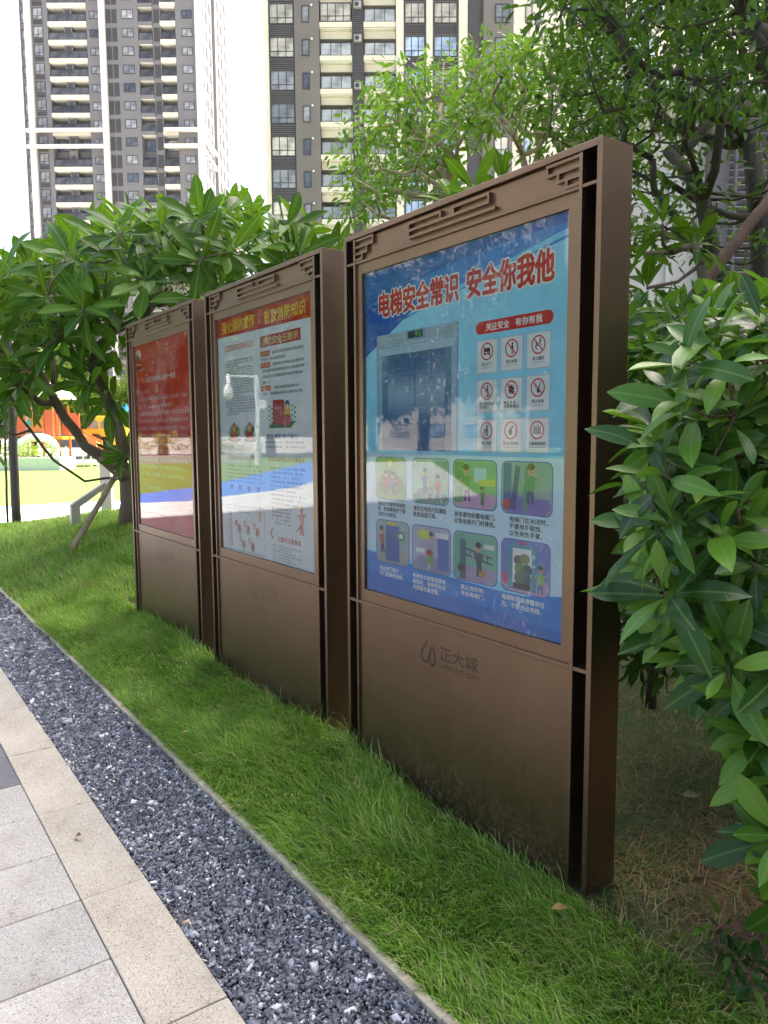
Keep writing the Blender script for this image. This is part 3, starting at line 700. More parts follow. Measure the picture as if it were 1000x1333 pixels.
M_logo = plain('etched_bronze', (0.085, 0.055, 0.038), 0.5, 0.6, var=0.15, scale=40)
def m_glass():
    """window pane: mirror-like by angle, clear otherwise, with smears of old adhesive film"""
    m, t, b = new_mat('display_glass'); t.nodes.remove(b); vec = coords(t)
    fr = N(t, 'ShaderNodeFresnel'); fr.inputs['IOR'].default_value = 1.52
    am = N(t, 'ShaderNodeMath', operation='MULTIPLY'); am.inputs[1].default_value = 1.15; am.use_clamp = True; t.links.new(fr.outputs[0], am.inputs[0])
    gl = N(t, 'ShaderNodeBsdfGlossy'); gl.inputs['Roughness'].default_value = 0.022
    wv = noise(t, vec, 2.4, 3, 0.55, 0.6); nb = bump(t, wv.outputs[0], 0.10, 0.004); t.links.new(nb, gl.inputs['Normal'])
    tr = N(t, 'ShaderNodeBsdfTransparent'); tr.inputs[0].default_value = (0.95, 0.97, 0.96, 1)
    mx = N(t, 'ShaderNodeMixShader'); t.links.new(am.outputs[0], mx.inputs[0]); t.links.new(tr.outputs[0], mx.inputs[1]); t.links.new(gl.outputs[0], mx.inputs[2])
    df = N(t, 'ShaderNodeBsdfDiffuse'); df.inputs[0].default_value = (0.75, 0.78, 0.78, 1)
    n1 = noise(t, coords(t, (1, 1, 0.8)), 26, 6, 0.75, 1.4); n2 = noise(t, vec, 2.1, 3)
    s1 = ramp(t, [(0.57, (0, 0, 0)), (0.63, (1, 1, 1))], n1.outputs[0]); s2 = ramp(t, [(0.44, (0, 0, 0)), (0.60, (1, 1, 1))], n2.outputs[0])
    mu = N(t, 'ShaderNodeMath', operation='MULTIPLY'); t.links.new(s1.outputs[0], mu.inputs[0]); t.links.new(s2.outputs[0], mu.inputs[1])
    mu2 = N(t, 'ShaderNodeMath', operation='MULTIPLY_ADD'); t.links.new(mu.outputs[0], mu2.inputs[0]); mu2.inputs[1].default_value = 0.30; mu2.inputs[2].default_value = 0.0
    m2 = N(t, 'ShaderNodeMixShader'); t.links.new(mu2.outputs[0], m2.inputs[0]); t.links.new(mx.outputs[0], m2.inputs[1]); t.links.new(df.outputs[0], m2.inputs[2])
    wr = noise(t, vec, 15, 5, 0.7, 2.2); g2 = N(t, 'ShaderNodeBsdfGlossy'); g2.inputs['Roughness'].default_value = 0.12; t.links.new(bump(t, wr.outputs[0], 1.0, 0.02), g2.inputs['Normal'])
    m3 = N(t, 'ShaderNodeMixShader'); mf = N(t, 'ShaderNodeMath', operation='MULTIPLY'); t.links.new(s2.outputs[0], mf.inputs[0]); mf.inputs[1].default_value = 0.05
    t.links.new(mf.outputs[0], m3.inputs[0]); t.links.new(m2.outputs[0], m3.inputs[1]); t.links.new(g2.outputs[0], m3.inputs[2])
    t.links.new(m3.outputs[0], t.nodes['Material Output'].inputs[0]); return m
M_gl = m_glass()
XI0, XI1 = -W+0.089, -0.089
GX0, GX1, GZ0, GZ1 = -1.290, -0.134, 0.806, 2.198                # opening of the window
def frame_meshes():
    out = []
    def add(name, fn, bevel=0.0012, mat=None):
        mb = MB(); fn(mb); out.append((name, mb.mesh(name, mat or M_br, bevel=bevel)))
    add('side_post', lambda b: b.prism([(-0.020, 0), (0, 0), (0, H), (-0.020, H-0.0215)], 0, D))
    add('side_post', lambda b: b.prism([(-W, 0), (-W+0.020, 0), (-W+0.020, H-0.0215), (-W, H)], 0, D))
    add('top_rail', lambda b: b.prism([(-W+0.0003, H), (-W+0.0203, H-0.0215), (-0.0203, H-0.0215), (-0.0003, H)], 0.0002, D-0.0002))
    add('back_panel', lambda b: b.box(-W+0.021, -0.021, D-0.012, D-0.003, 0.0, H-0.024))
    add('upright_trim', lambda b: b.box(-0.0885, -0.0755, 0.001, D-0.013, 0, H-0.023))
    add('upright_trim', lambda b: b.box(-W+0.0755, -W+0.0885, 0.001, D-0.013, 0, H-0.023))
    for x0, x1 in ((-0.075, -0.0205), (-W+0.0205, -W+0.075)):
        add('bracket', lambda b: b.box(x0, x1, 0.002, D-0.014, 2.2435, 2.2545)); add('bracket', lambda b: b.box(x0, x1, 0.002, D-0.014, 0.7385, 0.7515))
    add('header_panel', lambda b: b.box(XI0, XI1, 0.017, 0.030, 2.2545, H-0.024))
    add('header_rail', lambda b: b.box(XI0, XI1, 0.003, 0.029, 2.2425, 2.2540))
    def ring(b):
        b.box(XI0, XI1, 0.012, 0.028, GZ1, 2.2420); b.box(XI0, XI1, 0.012, 0.028, 0.7525, GZ0)
        b.box(XI0, GX0, 0.012, 0.028, GZ0, GZ1); b.box(GX1, XI1, 0.012, 0.028, GZ0, GZ1)
    add('window_frame', ring, 0.0)
    add('ledge', lambda b: b.box(XI0, XI1, 0.003, 0.029, 0.7365, 0.7520))
    add('lower_panel', lambda b: b.box(XI0, XI1, 0.012, 0.028, 0.0, 0.7360))
    def corner(sgn):
        def fn(b):
            X = lambda l0, l1: (XI1-l1, XI1-l0) if sgn > 0 else (XI0+l0, XI0+l1)
            hb = lambda l0, l1, z0, z1: b.box(*X(l0, l1), 0.004, 0.0175, z0, z1)
            for z_, l in ((2.338, .135), (2.309, .135), (2.281, .090), (2.256, .055)): hb(0, l, z_, z_+0.0095)
            hb(.126, .135, 2.3185, 2.338); hb(.081, .090, 2.2905, 2.309); hb(.046, .055, 2.2655, 2.281)
        return fn
    add('corner_fretwork', corner(1), 0.0); add('corner_fretwork', corner(-1), 0.0)
    def centre(b):
        hb = lambda x0, x1, z0, z1: b.box(x0, x1, 0.001, 0.0175, z0, z1)
        hb(-.946, -.743, 2.326, 2.336); hb(-.752, -.743, 2.308, 2.326); hb(-.946, -.483, 2.298, 2.308); hb(-.676, -.483, 2.326, 2.336)
        hb(-.492, -.483, 2.308, 2.326); hb(-.676, -.668, 2.308, 2.326); hb(-.946, -.454, 2.272, 2.282); hb(-.946, -.937, 2.282, 2.298); hb(-.946, -.937, 2.308, 2.326)
    add('centre_fretwork', centre, 0.0)
    return out
FRAME = frame_meshes()
def glass_mesh():
    me = bpy.data.meshes.new('glass_pane'); y = 0.0195
    me.from_pydata([(GX0-0.006, y, GZ0-0.006), (GX1+0.006, y, GZ0-0.006), (GX1+0.006, y, GZ1+0.006), (GX0-0.006, y, GZ1+0.006)], [], [(0, 1, 2, 3)])
    me.materials.append(M_gl); me.update(); return me
# logo and name below the window, slightly raised
def logo_print():
    p = Print()
    def stroke(pts, wd, col):
        # one ribbon with mitred joints, so that no two faces share a plane
        L_, R_ = [], []
        for k, q in enumerate(pts):
            a, b = pts[max(k-1, 0)], pts[min(k+1, len(pts)-1)]; dx, dz = b[0]-a[0], b[1]-a[1]; l = math.hypot(dx, dz); nx_, nz_ = -dz/l*wd/2, dx/l*wd/2
            L_.append((q[0]+nx_, q[1]+nz_)); R_.append((q[0]-nx_, q[1]-nz_))
        for k in range(len(pts)-1): p.poly([L_[k], L_[k+1], R_[k+1], R_[k]], col, 1+0.06*k)
        for q in (pts[0], pts[-1]): p.disc(q[0], q[1], wd/2, wd/2, col, 4.2, 10)
    c = (0.06, 0.04, 0.03)
    arc = lambda cx, cz, rx, rz, a0, a1, n=12: [(cx+rx*math.cos(R(a0+(a1-a0)*k/n)), cz+rz*math.sin(R(a0+(a1-a0)*k/n))) for k in range(n+1)]
    stroke([(-0.838, 0.662), (-0.868, 0.622)] + arc(-0.848, 0.602, 0.024, 0.024, 150, 330) + [(-0.815, 0.628)] + arc(-0.803, 0.628, 0.014, 0.014, 130, 20)
           + [(-0.788, 0.606)] + arc(-0.803, 0.588, 0.017, 0.017, 20, -160) + [(-0.822, 0.603)], 0.0135, c)
    p.text('正大城', -0.756, -0.533, 0.607, 0.664, c, 1, 0.02)
    p.text('UPRIGHT CITY', -0.756, -0.526, 0.574, 0.595, c, 1, 0.012)
    return p
_lp = logo_print(); lme = bpy.data.meshes.new('logo_lettering'); lme.from_pydata([(v_[0], (v_[1]-LY)*0.3+0.0118, v_[2]) for v_ in _lp.v], [], _lp.f); lme.materials.append(M_logo)
M_logo2 = plain('glare_washed_bronze', (0.165, 0.110, 0.076), 0.40, 0.96, var=0.1, scale=40)  # farther boards' logos: pale colour stands in for reflections washing them out
BOARDS = []
LB = ['bronze metal display board nearest the camera with a blue lift safety poster', 'middle bronze metal display board with a white fire safety poster', 'farthest bronze metal display board with a red letter poster']
for k in range(3):
    e = empty('display_board', (-(W+GAP)*k, 0, 0), 0, LB[k], 'display board', 'bronze display boards standing in a row')
    for name, me in FRAME: link(name, me, e)
    if k == 0: link('logo_lettering', lme, e)
    else: l2 = lme.copy(); l2.materials[0] = M_logo2; link('logo_lettering', l2, e)
    BOARDS.append(e)
gme = glass_mesh()
def sheet_mesh(col): mb = MB(); mb.box(GX0-0.004, GX1+0.004, LY, LY+0.002, GZ0-0.004, GZ1+0.004); return mb.mesh('poster', ink(col))
BK = (0.015, 0.017, 0.022); WH = (0.88, 0.88, 0.88); RED = srgb(205, 22, 32)

# ---- near board: the lift poster
PB = link('poster', sheet_mesh(srgb(146, 220, 252)), BOARDS[0])
p = Print()                                                       # printed background: sky-blue sweeps above, deep blue wave below
def sweep(top, bot, col, ly):
    n = 24
    for k in range(n):
        a, b = k/n, (k+1)/n; xa, xb = GX0+(GX1-GX0)*a, GX0+(GX1-GX0)*b
        p.poly([(xa, bot(a)), (xb, bot(b)), (xb, top(b)), (xa, top(a))], col, ly)
sweep(lambda a: GZ1, lambda a: 2.165-0.11*(1-a)**2, srgb(28, 98, 182), 1)
sweep(lambda a: 2.178-0.03*(1-a), lambda a: 1.90+0.22*a**0.8, srgb(50, 135, 215), 0.6)
sweep(lambda a: 2.10-0.16*(1-a)+0.05*a, lambda a: 1.93+0.20*a, srgb(120, 208, 248), 1.3)
sweep(lambda a: 2.06-0.02*a if a < 0.33 else 2.02, lambda a: 1.84+0.55*a if a < 0.33 else 2.02, srgb(35, 90, 185), 1.6)
for i in range(40):
    for j in range(7):
        if i*0.9+j*2.2 < 38: p.disc(GX0+0.02+i*0.013, 2.185-j*0.011-0.05*(1-i/40)**2-0.012, 0.0022, 0.0016, srgb(150, 205, 240), 2, 5)
sweep(lambda a: 0.985-0.035*math.sin(a*2.6)-0.04*max(0, a-.35) if a < .8 else 0.93+0.18*(a-.8), lambda a: GZ0, srgb(30, 128, 218), 1)
sweep(lambda a: 0.90-0.06*a, lambda a: GZ0, srgb(20, 106, 202), 1.4)
sweep(lambda a: 1.425-0.005*a, lambda a: 0.99-0.03*a, srgb(200, 230, 248), 0.4)
p.build('printed_background', PB)
p = Print()
for bold, col, ly in ((0.085, WH, 2.6), (0.035, RED, 3.4)):
    g_ = 0.0
    p.text('电梯安全常识', -1.183-g_, -0.673+g_, 1.999-g_, 2.102+g_, col, ly, bold)
    p.text('安全你我他', -0.625-g_, -0.206+g_, 1.997-g_, 2.101+g_, col, ly, bold)
p.build('title_lettering', PB)
p = Print(); p.rrect(-0.576, -0.205, 1.860, 1.905, 0.022, RED, 2); p.text('关注安全', -0.523, -0.405, 1.869, 1.896, WH, 3, 0.02); p.text('有你有我', -0.376, -0.253, 1.869, 1.896, WH, 3, 0.02); p.build('heading_pill', PB)
caps = ['禁止扒门', '禁止倚靠', '禁止蹦跳', '禁止撞击电梯\n层电梯门', '禁止携带\n易燃易爆品', '禁止吸烟', '禁止独乘', '禁止乱按按钮', '正确乘梯规则']
rp = random.Random(3)
for k in range(9):
    p = Print(); cx = -0.516+0.1235*(k % 3); zt = 1.837-0.1415*(k//3); c0 = srgb(232, 235, 240)
    p.rect(cx-0.053, cx+0.053, zt-0.117, zt+0.001, srgb(190, 150, 165), 1.6); p.rect(cx-0.0515, cx+0.0515, zt-0.1155, zt-0.0005, c0, 2)
    cz = zt-0.040
    if k in (0,): p.rect(cx-.016, cx-.002, cz-.012, cz+.012, BK, 3); p.rect(cx+.002, cx+.016, cz-.012, cz+.012, BK, 3); p.disc(cx, cz+.006, .004, .005, BK, 3); p.line(cx-.01, cz-.004, cx+.01, cz-.004, .004, c0, 3.4)
    if k in (1, 3, 6): p.disc(cx+.003, cz+.016, .0042, .0048, BK, 3); p.line(cx+.003, cz+.011, cx+.003, cz-.006, .008, BK, 3); p.line(cx+.001, cz-.006, cx+.001, cz-.021, .003, BK, 3); p.line(cx+.006, cz-.006, cx+.006, cz-.021, .003, BK, 3); p.line(cx+.003, cz+.008, cx-.008, cz-.002, .003, BK, 3)
    if k == 3: p.line(cx-.012, cz-.018, cx-.012, cz+.018, .0015, BK, 3); p.line(cx+.012, cz-.018, cx+.012, cz+.018, .0015, BK, 3); p.line(cx-.012, cz-.018, cx+.014, cz-.018, .003, BK, 3)
    if k == 6: p.disc(cx-.009, cz+.002, .003, .0035, BK, 3); p.line(cx-.009, cz-.001, cx-.009, cz-.017, .005, BK, 3)
    if k == 2: 
        for ox, oz in ((-.009, -.006), (.008, .008)): p.disc(cx+ox, cz+oz+.009, .0035, .004, BK, 3); p.line(cx+ox, cz+oz+.006, cx+ox-.003, cz+oz-.004, .005, BK, 3); p.line(cx+ox-.003, cz+oz-.004, cx+ox+.005, cz+oz-.010, .003, BK, 3); p.line(cx+ox, cz+oz+.004, cx+ox+.008, cz+oz+.002, .0025, BK, 3)
    if k == 4:
        p.disc(cx, cz, .011, .012, BK, 3)
        for a in range(0, 360, 36): p.line(cx+.008*math.cos(R(a)), cz+.008*math.sin(R(a)), cx+.018*math.cos(R(a+10)), cz+.018*math.sin(R(a+10)), .0042, BK, 3)
    if k == 5: p.line(cx-.014, cz+.010, cx+.004, cz-.016, .006, BK, 3); p.line(cx-.012, cz+.008, cx-.002, cz-.006, .003, c0, 3.3); p.line(cx+.012, cz+.016, cx, cz-.010, .004, BK, 3); p.disc(cx+.002, cz-.013, .006, .005, BK, 3.2)
    if k == 7: p.disc(cx-.002, cz-.005, .008, .012, BK, 3); p.line(cx-.001, cz, cx+.011, cz+.018, .006, BK, 3)
    if k == 8:
        p.line(cx, cz-.02, cx, cz+.02, .0015, BK, 3)
        for ox in (-.013, -.005, .006, .014): p.disc(cx+ox, cz+.011, .003, .0035, BK, 3); p.line(cx+ox, cz+.008, cx+ox, cz-.014, .006, BK, 3)
    p.ring(cx, cz, 0.0265, 0.0315, RED, 3.6)
    if k < 6: a = 0.0205; p.line(cx-a, cz+a, cx+a, cz-a, 0.0045, RED, 4.2)
    two = '\n' in caps[k]; wv = 0.052 if len(caps[k]) < 6 else 0.075
    p.text(caps[k], cx-wv/2, cx+wv/2, zt-(0.104 if two else 0.091), zt-0.079, BK, 3, 0.015)
    p.scrawl(cx-wv*0.5, cx+wv*0.5, zt-(0.111 if two else 0.1), zt-(0.108 if two else 0.096), (0.2, 0.2, 0.22), rp, 3, 1.0, 0.0034)
    p.build('sign_card', PB)
# lift picture
p = Print(); st = srgb(150, 180, 200)
p.rect(-1.204, -0.672, 1.435, 1.923, srgb(105, 150, 185), 1.8)
for r_ in range(4):
    for c_ in range(10):
        a = -1.202+0.055*c_-(0.027 if r_ % 2 else 0); x0, x1 = max(-1.203, a), min(-0.673, a+0.0535)
        if x1-x0 > .004: t_ = rp.uniform(.8, 1.12); p.rect(x0, x1, 1.868+0.0138*r_, 1.881+0.0138*r_, tuple(c*t_ for c in srgb(168, 190, 205)), 2.2)
p.poly([(-1.196, 1.866), (-0.680, 1.866), (-0.705, 1.835), (-1.172, 1.835)], srgb(170, 200, 218), 2.4)
p.rect(-1.196, -1.165, 1.436, 1.860, srgb(140, 180, 208), 2.3); p.rect(-0.712, -0.682, 1.436, 1.860, srgb(140, 180, 208), 2.3)
p.rect(-1.165, -0.712, 1.436, 1.834, srgb(55, 100, 140), 2.2)
p.rect(-1.163, -1.128, 1.436, 1.83, srgb(75, 125, 165), 2.6); p.rect(-0.748, -0.714, 1.436, 1.83, srgb(75, 125, 165), 2.6)
n = 20
for d0, d1 in ((-1.126, -0.940), (-0.935, -0.750)):
    for k in range(n):
        z0 = 1.436+(1.815-1.436)*k/n; z1 = 1.436+(1.815-1.436)*(k+1)/n; s_ = k/n
        b_ = math.exp(-((s_-0.58)/0.2)**2)
        p.rect(d0, d1, z0, z1, tuple(a*(1-b_)+c*b_ for a, c in zip(srgb(48, 98, 150), srgb(140, 172, 200))), 3)
p.line(-0.9375, 1.436, -0.9375, 1.815, 0.004, srgb(35, 62, 90), 3.4)
p.rect(-0.996, -0.872, 1.884, 1.924, srgb(120, 160, 190), 3); p.rect(-0.982, -0.886, 1.890, 1.918, BK, 3.5)
p.text('91', -0.936, -0.906, 1.893, 1.914, srgb(70, 190, 90), 4, 0.02)
p.rect(-0.9, -0.896, 1.893, 1.911, srgb(60, 170, 80), 4)
p.build('lift_picture', PB)
# eight cartoon tiles with captions
cols_x = [(-1.217, -1.001), (-0.954, -0.727), (-0.696, -0.462), (-0.433, -0.199)]
cols_q = [(-1.215, -0.980), (-0.955, -0.714), (-0.694, -0.456), (-0.430, -0.204)]
sc8 = {
 0: [('bg', (120, 170, 110)), ('floor', (90, 150, 70)), ('blob', .5, .35, .42, .3, (60, 120, 60)), ('blob', .5, .45, .3, .25, (40, 70, 60)), ('man', .38, .1, .55, (190, 60, 70), (40, 60, 90)), ('man', .62, .12, .5, (50, 80, 160), (30, 50, 70)), ('blob', .52, .86, .08, .1, (225, 205, 60))],
 1: [('bg', (150, 195, 170)), ('floor', (90, 150, 140)), ('panel', .62, .25, .98, .95, (120, 170, 150)), ('man', .35, .2, .55, (60, 130, 190), (50, 60, 120)), ('man', .72, .12, .5, (190, 50, 50), (30, 60, 100)), ('man', .52, .1, .38, (40, 150, 90), (60, 40, 90))],
 2: [('bg', (120, 190, 130)), ('floor', (190, 150, 190)), ('panel', .03, .1, .25, .97, (70, 150, 80)), ('panel', .5, .55, .78, .85, (180, 220, 225)), ('panel', .6, .48, .98, .62, (205, 215, 90)), ('man', .34, .14, .72, (80, 170, 70), (50, 50, 120)), ('man', .7, .08, .36, (70, 140, 90), (40, 90, 60))],
 3: [('bg', (140, 175, 165)), ('floor', (120, 110, 185)), ('panel', .03, .05, .2, .98, (30, 90, 160)), ('slant', .18, .22, .32, (35, 70, 140)), ('slant', .42, .46, .14, (60, 150, 120)), ('man', .58, .2, .72, (70, 150, 110), (40, 90, 120)), ('panel', .05, .08, .18, .26, (200, 50, 40))],
 4: [('bg', (150, 175, 185)), ('floor', (160, 165, 160)), ('panel', .3, .05, .72, .9, (45, 95, 170)), ('panel', .35, .9, .65, .98, (215, 205, 60)), ('man', .2, .22, .6, (175, 90, 110), (60, 60, 110)), ('blob', .78, .68, .12, .12, (60, 150, 80)), ('blob', .78, .68, .06, .06, (230, 235, 235))],
 5: [('bg', (175, 175, 205)), ('floor', (140, 145, 175)), ('panel', .68, .08, .97, .8, (70, 110, 190)), ('panel', .62, .78, .95, .9, (225, 230, 235)), ('blob', .32, .82, .18, .11, (200, 215, 70)), ('panel', .1, .4, .34, .5, (235, 238, 240)), ('man', .5, .3, .55, (165, 170, 180), (110, 110, 130)), ('man', .46, .04, .42, (120, 170, 60), (190, 200, 190)), ('blob', .46, .42, .07, .05, (205, 50, 45))],
 6: [('bg', (120, 185, 160)), ('floor', (175, 155, 190)), ('panel', .03, .08, .26, .97, (100, 170, 160)), ('panel', .16, .02, .3, .85, (60, 110, 120)), ('ladder',), ('panel', .72, .72, .95, .82, (225, 230, 230)), ('man', .62, .12, .66, (60, 90, 110), (60, 80, 60)), ('blob', .7, .2, .07, .07, (190, 140, 60)), ('blob', .2, .25, .09, .1, (50, 70, 60))],
 7: [('bg', (110, 130, 200)), ('floor', (200, 165, 200)), ('panel', .14, .05, .74, .92, (60, 150, 175)), ('panel', .24, .08, .64, .85, (235, 238, 240)), ('blob', .36, .62, .1, .1, (90, 90, 80)), ('blob', .5, .66, .11, .1, (120, 130, 60)), ('blob', .42, .45, .14, .12, (90, 140, 80)), ('blob', .55, .45, .1, .12, (60, 60, 70)), ('blob', .38, .28, .1, .14, (110, 120, 110)), ('blob', .54, .26, .1, .14, (50, 100, 110)), ('panel', .25, .06, .63, .18, (70, 60, 55)), ('panel', .02, .12, .14, .34, (205, 70, 110)), ('man', .82, .05, .5, (120, 190, 70), (70, 110, 150)), ('panel', .4, .93, .52, .985, (200, 50, 50))],
}
for k in range(8):
    p = Print(); x0, x1 = (cols_x if k < 4 else cols_q)[k % 4]; z0, z1 = (1.226, 1.404) if k < 4 else (0.948, 1.130)
    w_, h_ = x1-x0, z1-z0
    p.rrect(x0-0.004, x1+0.004, z0-0.004, z1+0.004, 0.028, srgb(50, 95, 175), 2)
    fx = lambda a: x0+w_*a; fz = lambda a: z0+h_*a; ly = 3.4
    for it in sc8[k]:
        kd = it[0]
        if kd == 'bg': p.rrect(x0, x1, z0, z1, 0.025, srgb(*it[1]), 2.6)
        elif kd == 'floor': p.poly([(fx(.0), fz(.14)), (fx(.12), fz(.0)), (fx(.88), fz(.0)), (fx(1), fz(.14)), (fx(.95), fz(.3)), (fx(.22), fz(.34))], srgb(*it[1]), 3)
        elif kd == 'panel': p.rect(fx(it[1]), fx(it[3]), fz(max(.02, it[2])), fz(it[4]), srgb(*it[5]), ly)
        elif kd == 'slant': p.poly([(fx(it[1]), fz(.1)), (fx(it[1]+.1), fz(.04)), (fx(it[2]+it[3]*.5), fz(.9)), (fx(it[2]+it[3]*.2), fz(.95))], srgb(*it[4]), ly)
        elif kd == 'blob': p.disc(fx(it[1]), fz(it[2]), w_*it[3], h_*it[4], srgb(*it[5]), ly, 14)
        elif kd == 'man': p.man(fx(it[1]), fz(it[2]), h_*it[3], srgb(*it[4]), srgb(*it[5]), ly=ly, lean=0.15 if k % 2 else -.1); ly += 4.5
        elif kd == 'ladder':
            p.line(fx(.26), fz(.55), fx(.9), fz(.42), .006, srgb(40, 70, 120), ly); p.line(fx(.26), fz(.68), fx(.9), fz(.55), .006, srgb(40, 70, 120), ly)
            for q in range(6): xx = .3+.1*q; p.line(fx(xx), fz(.67-.02*q), fx(xx), fz(.54-.02*q), .005, srgb(40, 70, 120), ly)
        ly += 0.25
    p.build('cartoon_tile', PB)
for tx, x0, x1, z0, z1, col in (('请勿大力敲按电梯按\n钮，根据需要按下要\n去的方向按钮。', -1.203, -1.003, 1.148, 1.213, BK), ('请勿在电梯内乱蹦乱\n跳或追逐打闹。', -0.949, -0.737, 1.166, 1.211, BK),
        ('身体请勿依靠电梯门，\n以免电梯开门时摔伤。', -0.691, -0.465, 1.162, 1.209, BK), ('电梯门在关闭时，\n不要用手阻挡，\n以免夹伤手掌。', -0.394, -0.215, 1.144, 1.213, BK),
        ('禁止扒门和打\n开门阻碍安全锁。', -1.191, -1.02, 0.885, 0.928, WH), ('电梯发生故障或停电\n被困时，请使用电梯\n内报警装置报警。', -0.953, -0.742, 0.861, 0.929, WH),
        ('禁止用异物\n卡住电梯门。', -0.653, -0.515, 0.886, 0.929, WH), ('电梯轿厢未停靠到位\n时，不要进出电梯。', -0.427, -0.224, 0.884, 0.930, WH)):
    p = Print(); p.text(tx, x0, x1, z0, z1, col, 3, 0.022, line=1.15); p.build('caption', PB)
link('glass_pane', gme, BOARDS[0])

# ---- middle board: the fire poster
PF = link('poster', sheet_mesh(srgb(222, 228, 234)), BOARDS[1])
p = Print(); rp = random.Random(8); YEL = srgb(235, 200, 40); ORG = srgb(200, 70, 30); GRY = srgb(95, 98, 105); BLU = srgb(35, 60, 130)
p.poly([(GX0, 2.089), (GX1, 2.078), (GX1, GZ1), (GX0, GZ1)], srgb(190, 35, 30), 1)
for k in range(26):
    x = rp.uniform(GX0+.02, GX1-.12); z = rp.uniform(2.1, 2.185); p.poly([(x, z), (x+rp.uniform(.03, .1), z+rp.uniform(-.01, .012)), (x+.05, z+rp.uniform(.004, .012))], srgb(215, 110+rp.randint(0, 60), 50), 1.5)
p.build('red_band', PF)
p = Print(); p.text('强化消防宣传', -1.225, -0.785, 2.107, 2.176, YEL, 3, 0.02); p.text('普及消防知识', -0.665, -0.212, 2.102, 2.172, YEL, 3, 0.02); p.build('title_lettering', PF)
p = Print(); p.rect(-1.190, -0.811, 2.001, 2.033, srgb(185, 70, 80), 1.6); p.rect(-1.184, -0.817, 2.005, 2.029, srgb(222, 200, 205), 2); p.scrawl(-1.15, -0.85, 2.010, 2.025, srgb(175, 50, 65), rp, 2.6, 1.0); p.build('ribbon_heading', PF)
p = Print()
for k in range(21):
    z = 1.945-0.0156*k; ind = 0.045 if k in (0, 3, 9, 14, 18) else 0
    if k in (3, 9, 14): p.scrawl(-1.196+ind, -1.06, z-.0095, z, srgb(170, 60, 60), rp, 2, .95, .0125); ind = .15
    p.scrawl(-1.196+ind, -0.808 if k not in (2, 13, 20) else -1.0, z-0.0095, z, GRY if k % 3 else BK, rp, 2, .94, .0125)
p.build('text_column', PF)
p = Print(); p.rect(-0.718, -0.267, 1.980, 2.041, srgb(175, 60, 45), 2); p.text('消防安全三提示', -0.69, -0.295, 1.990, 2.031, srgb(225, 205, 150), 3, 0.02); p.build('section_heading', PF)
p = Print()
for z in (1.945, 1.883, 1.758): p.rect(-0.720, -0.605, z-0.014, z+0.014, srgb(200, 60, 45), 2); p.scrawl(-0.71, -0.612, z-.008, z+.009, srgb(235, 190, 120), rp, 3, 1, .017)
for k, (x0, x1, z) in enumerate(((-.58, -.235, 1.945), (-.715, -.42, 1.914), (-.575, -.235, 1.883), (-.70, -.235, 1.852), (-.70, -.24, 1.821), (-.70, -.60, 1.790), (-.575, -.24, 1.758), (-.70, -.24, 1.729))): p.scrawl(x0, x1, z-.008, z+.008, BK, rp, 2, .92, .018)
p.build('text_column', PF)
p = Print()                                                    # red cabinet and hydrant among leaves on a green plinth
p.poly([(-.640, 1.541), (-.385, 1.541), (-.335, 1.575), (-.575, 1.578)], srgb(30, 90, 55), 2)
p.poly([(-.585, 1.562), (-.455, 1.560), (-.452, 1.690), (-.582, 1.692)], srgb(165, 30, 45), 3); p.line(-.585, 1.666, -.452, 1.664, .008, srgb(200, 70, 80), 3.4); p.scrawl(-.565, -.475, 1.640, 1.655, srgb(235, 200, 205), rp, 3.6, 1, .022)
p.rect(-.452, -.385, 1.552, 1.608, srgb(175, 40, 55), 4); p.disc(-.42, 1.63, .035, .03, srgb(230, 170, 60), 4); p.disc(-.418, 1.662, .026, .024, srgb(60, 90, 120), 4.4); p.disc(-.418, 1.652, .02, .014, srgb(230, 190, 160), 4.8)
for k in range(9):
    z = 1.56+.012*k
    for x in (-.61+.006*(k % 2), -.355+.006*(k % 2)): p.disc(x+(.011 if k % 2 else -.011), z, .011, .006, srgb(60, 140, 60), 3.2, 8)
p.build('cabinet_picture', PF)
for cx in (-1.083, -0.875):
    p = Print(); p.disc(cx, 1.478, .085, .014, srgb(60, 80, 80), 2); p.disc(cx, 1.520, .075, .05, srgb(110, 165, 150), 2.3); p.disc(cx-.005, 1.505, .05, .035, srgb(165, 35, 40), 3); p.disc(cx, 1.545, .025, .022, srgb(220, 160, 60), 3.4); p.disc(cx+.035, 1.535, .022, .018, srgb(50, 110, 80), 3.4); p.disc(cx, 1.568, .016, .012, srgb(185, 50, 40), 3.8); p.build('small_picture', PF)
p = Print(); p.text('安全消防“四个能力”', -0.660, -0.296, 1.485, 1.511, BLU, 2, 0.018)
for z in (1.466, 1.442): p.scrawl(-.70, -.475, z-.008, z+.006, srgb(70, 80, 120), rp, 2, .9, .0145); p.scrawl(-.44, -.235, z-.008, z+.006, srgb(70, 80, 120), rp, 2, .9, .0145)
p.build('text_column', PF)
p = Print(); p.scrawl(-1.187, -.79, 1.360, 1.383, srgb(185, 70, 70), rp, 2, 1, .026); p.scrawl(-.658, -.225, 1.362, 1.384, srgb(185, 70, 70), rp, 2, 1, .026); p.line(-1.21, 1.418, -.76, 1.42, .003, GRY, 2); p.build('section_heading', PF)
p = Print()
for c_ in range(4):
    x0 = -1.19+.12*c_; p.line(x0-.008, 1.22, x0-.008, 1.34, .002, GRY, 2)
    for r_ in range(5): p.scrawl(x0, x0+.098, 1.318-.023*r_, 1.329-.023*r_, GRY, rp, 2, .8, .0125)
    p.disc(x0+.05, 1.195, .025, .018, srgb(200, 120, 50), 2)
for r_ in range(9): p.scrawl(-.63, -.24-.03*(r_ % 3), 1.318-.024*r_, 1.331-.024*r_, GRY, rp, 2, .85, .0145)
p.build('text_table', PF)
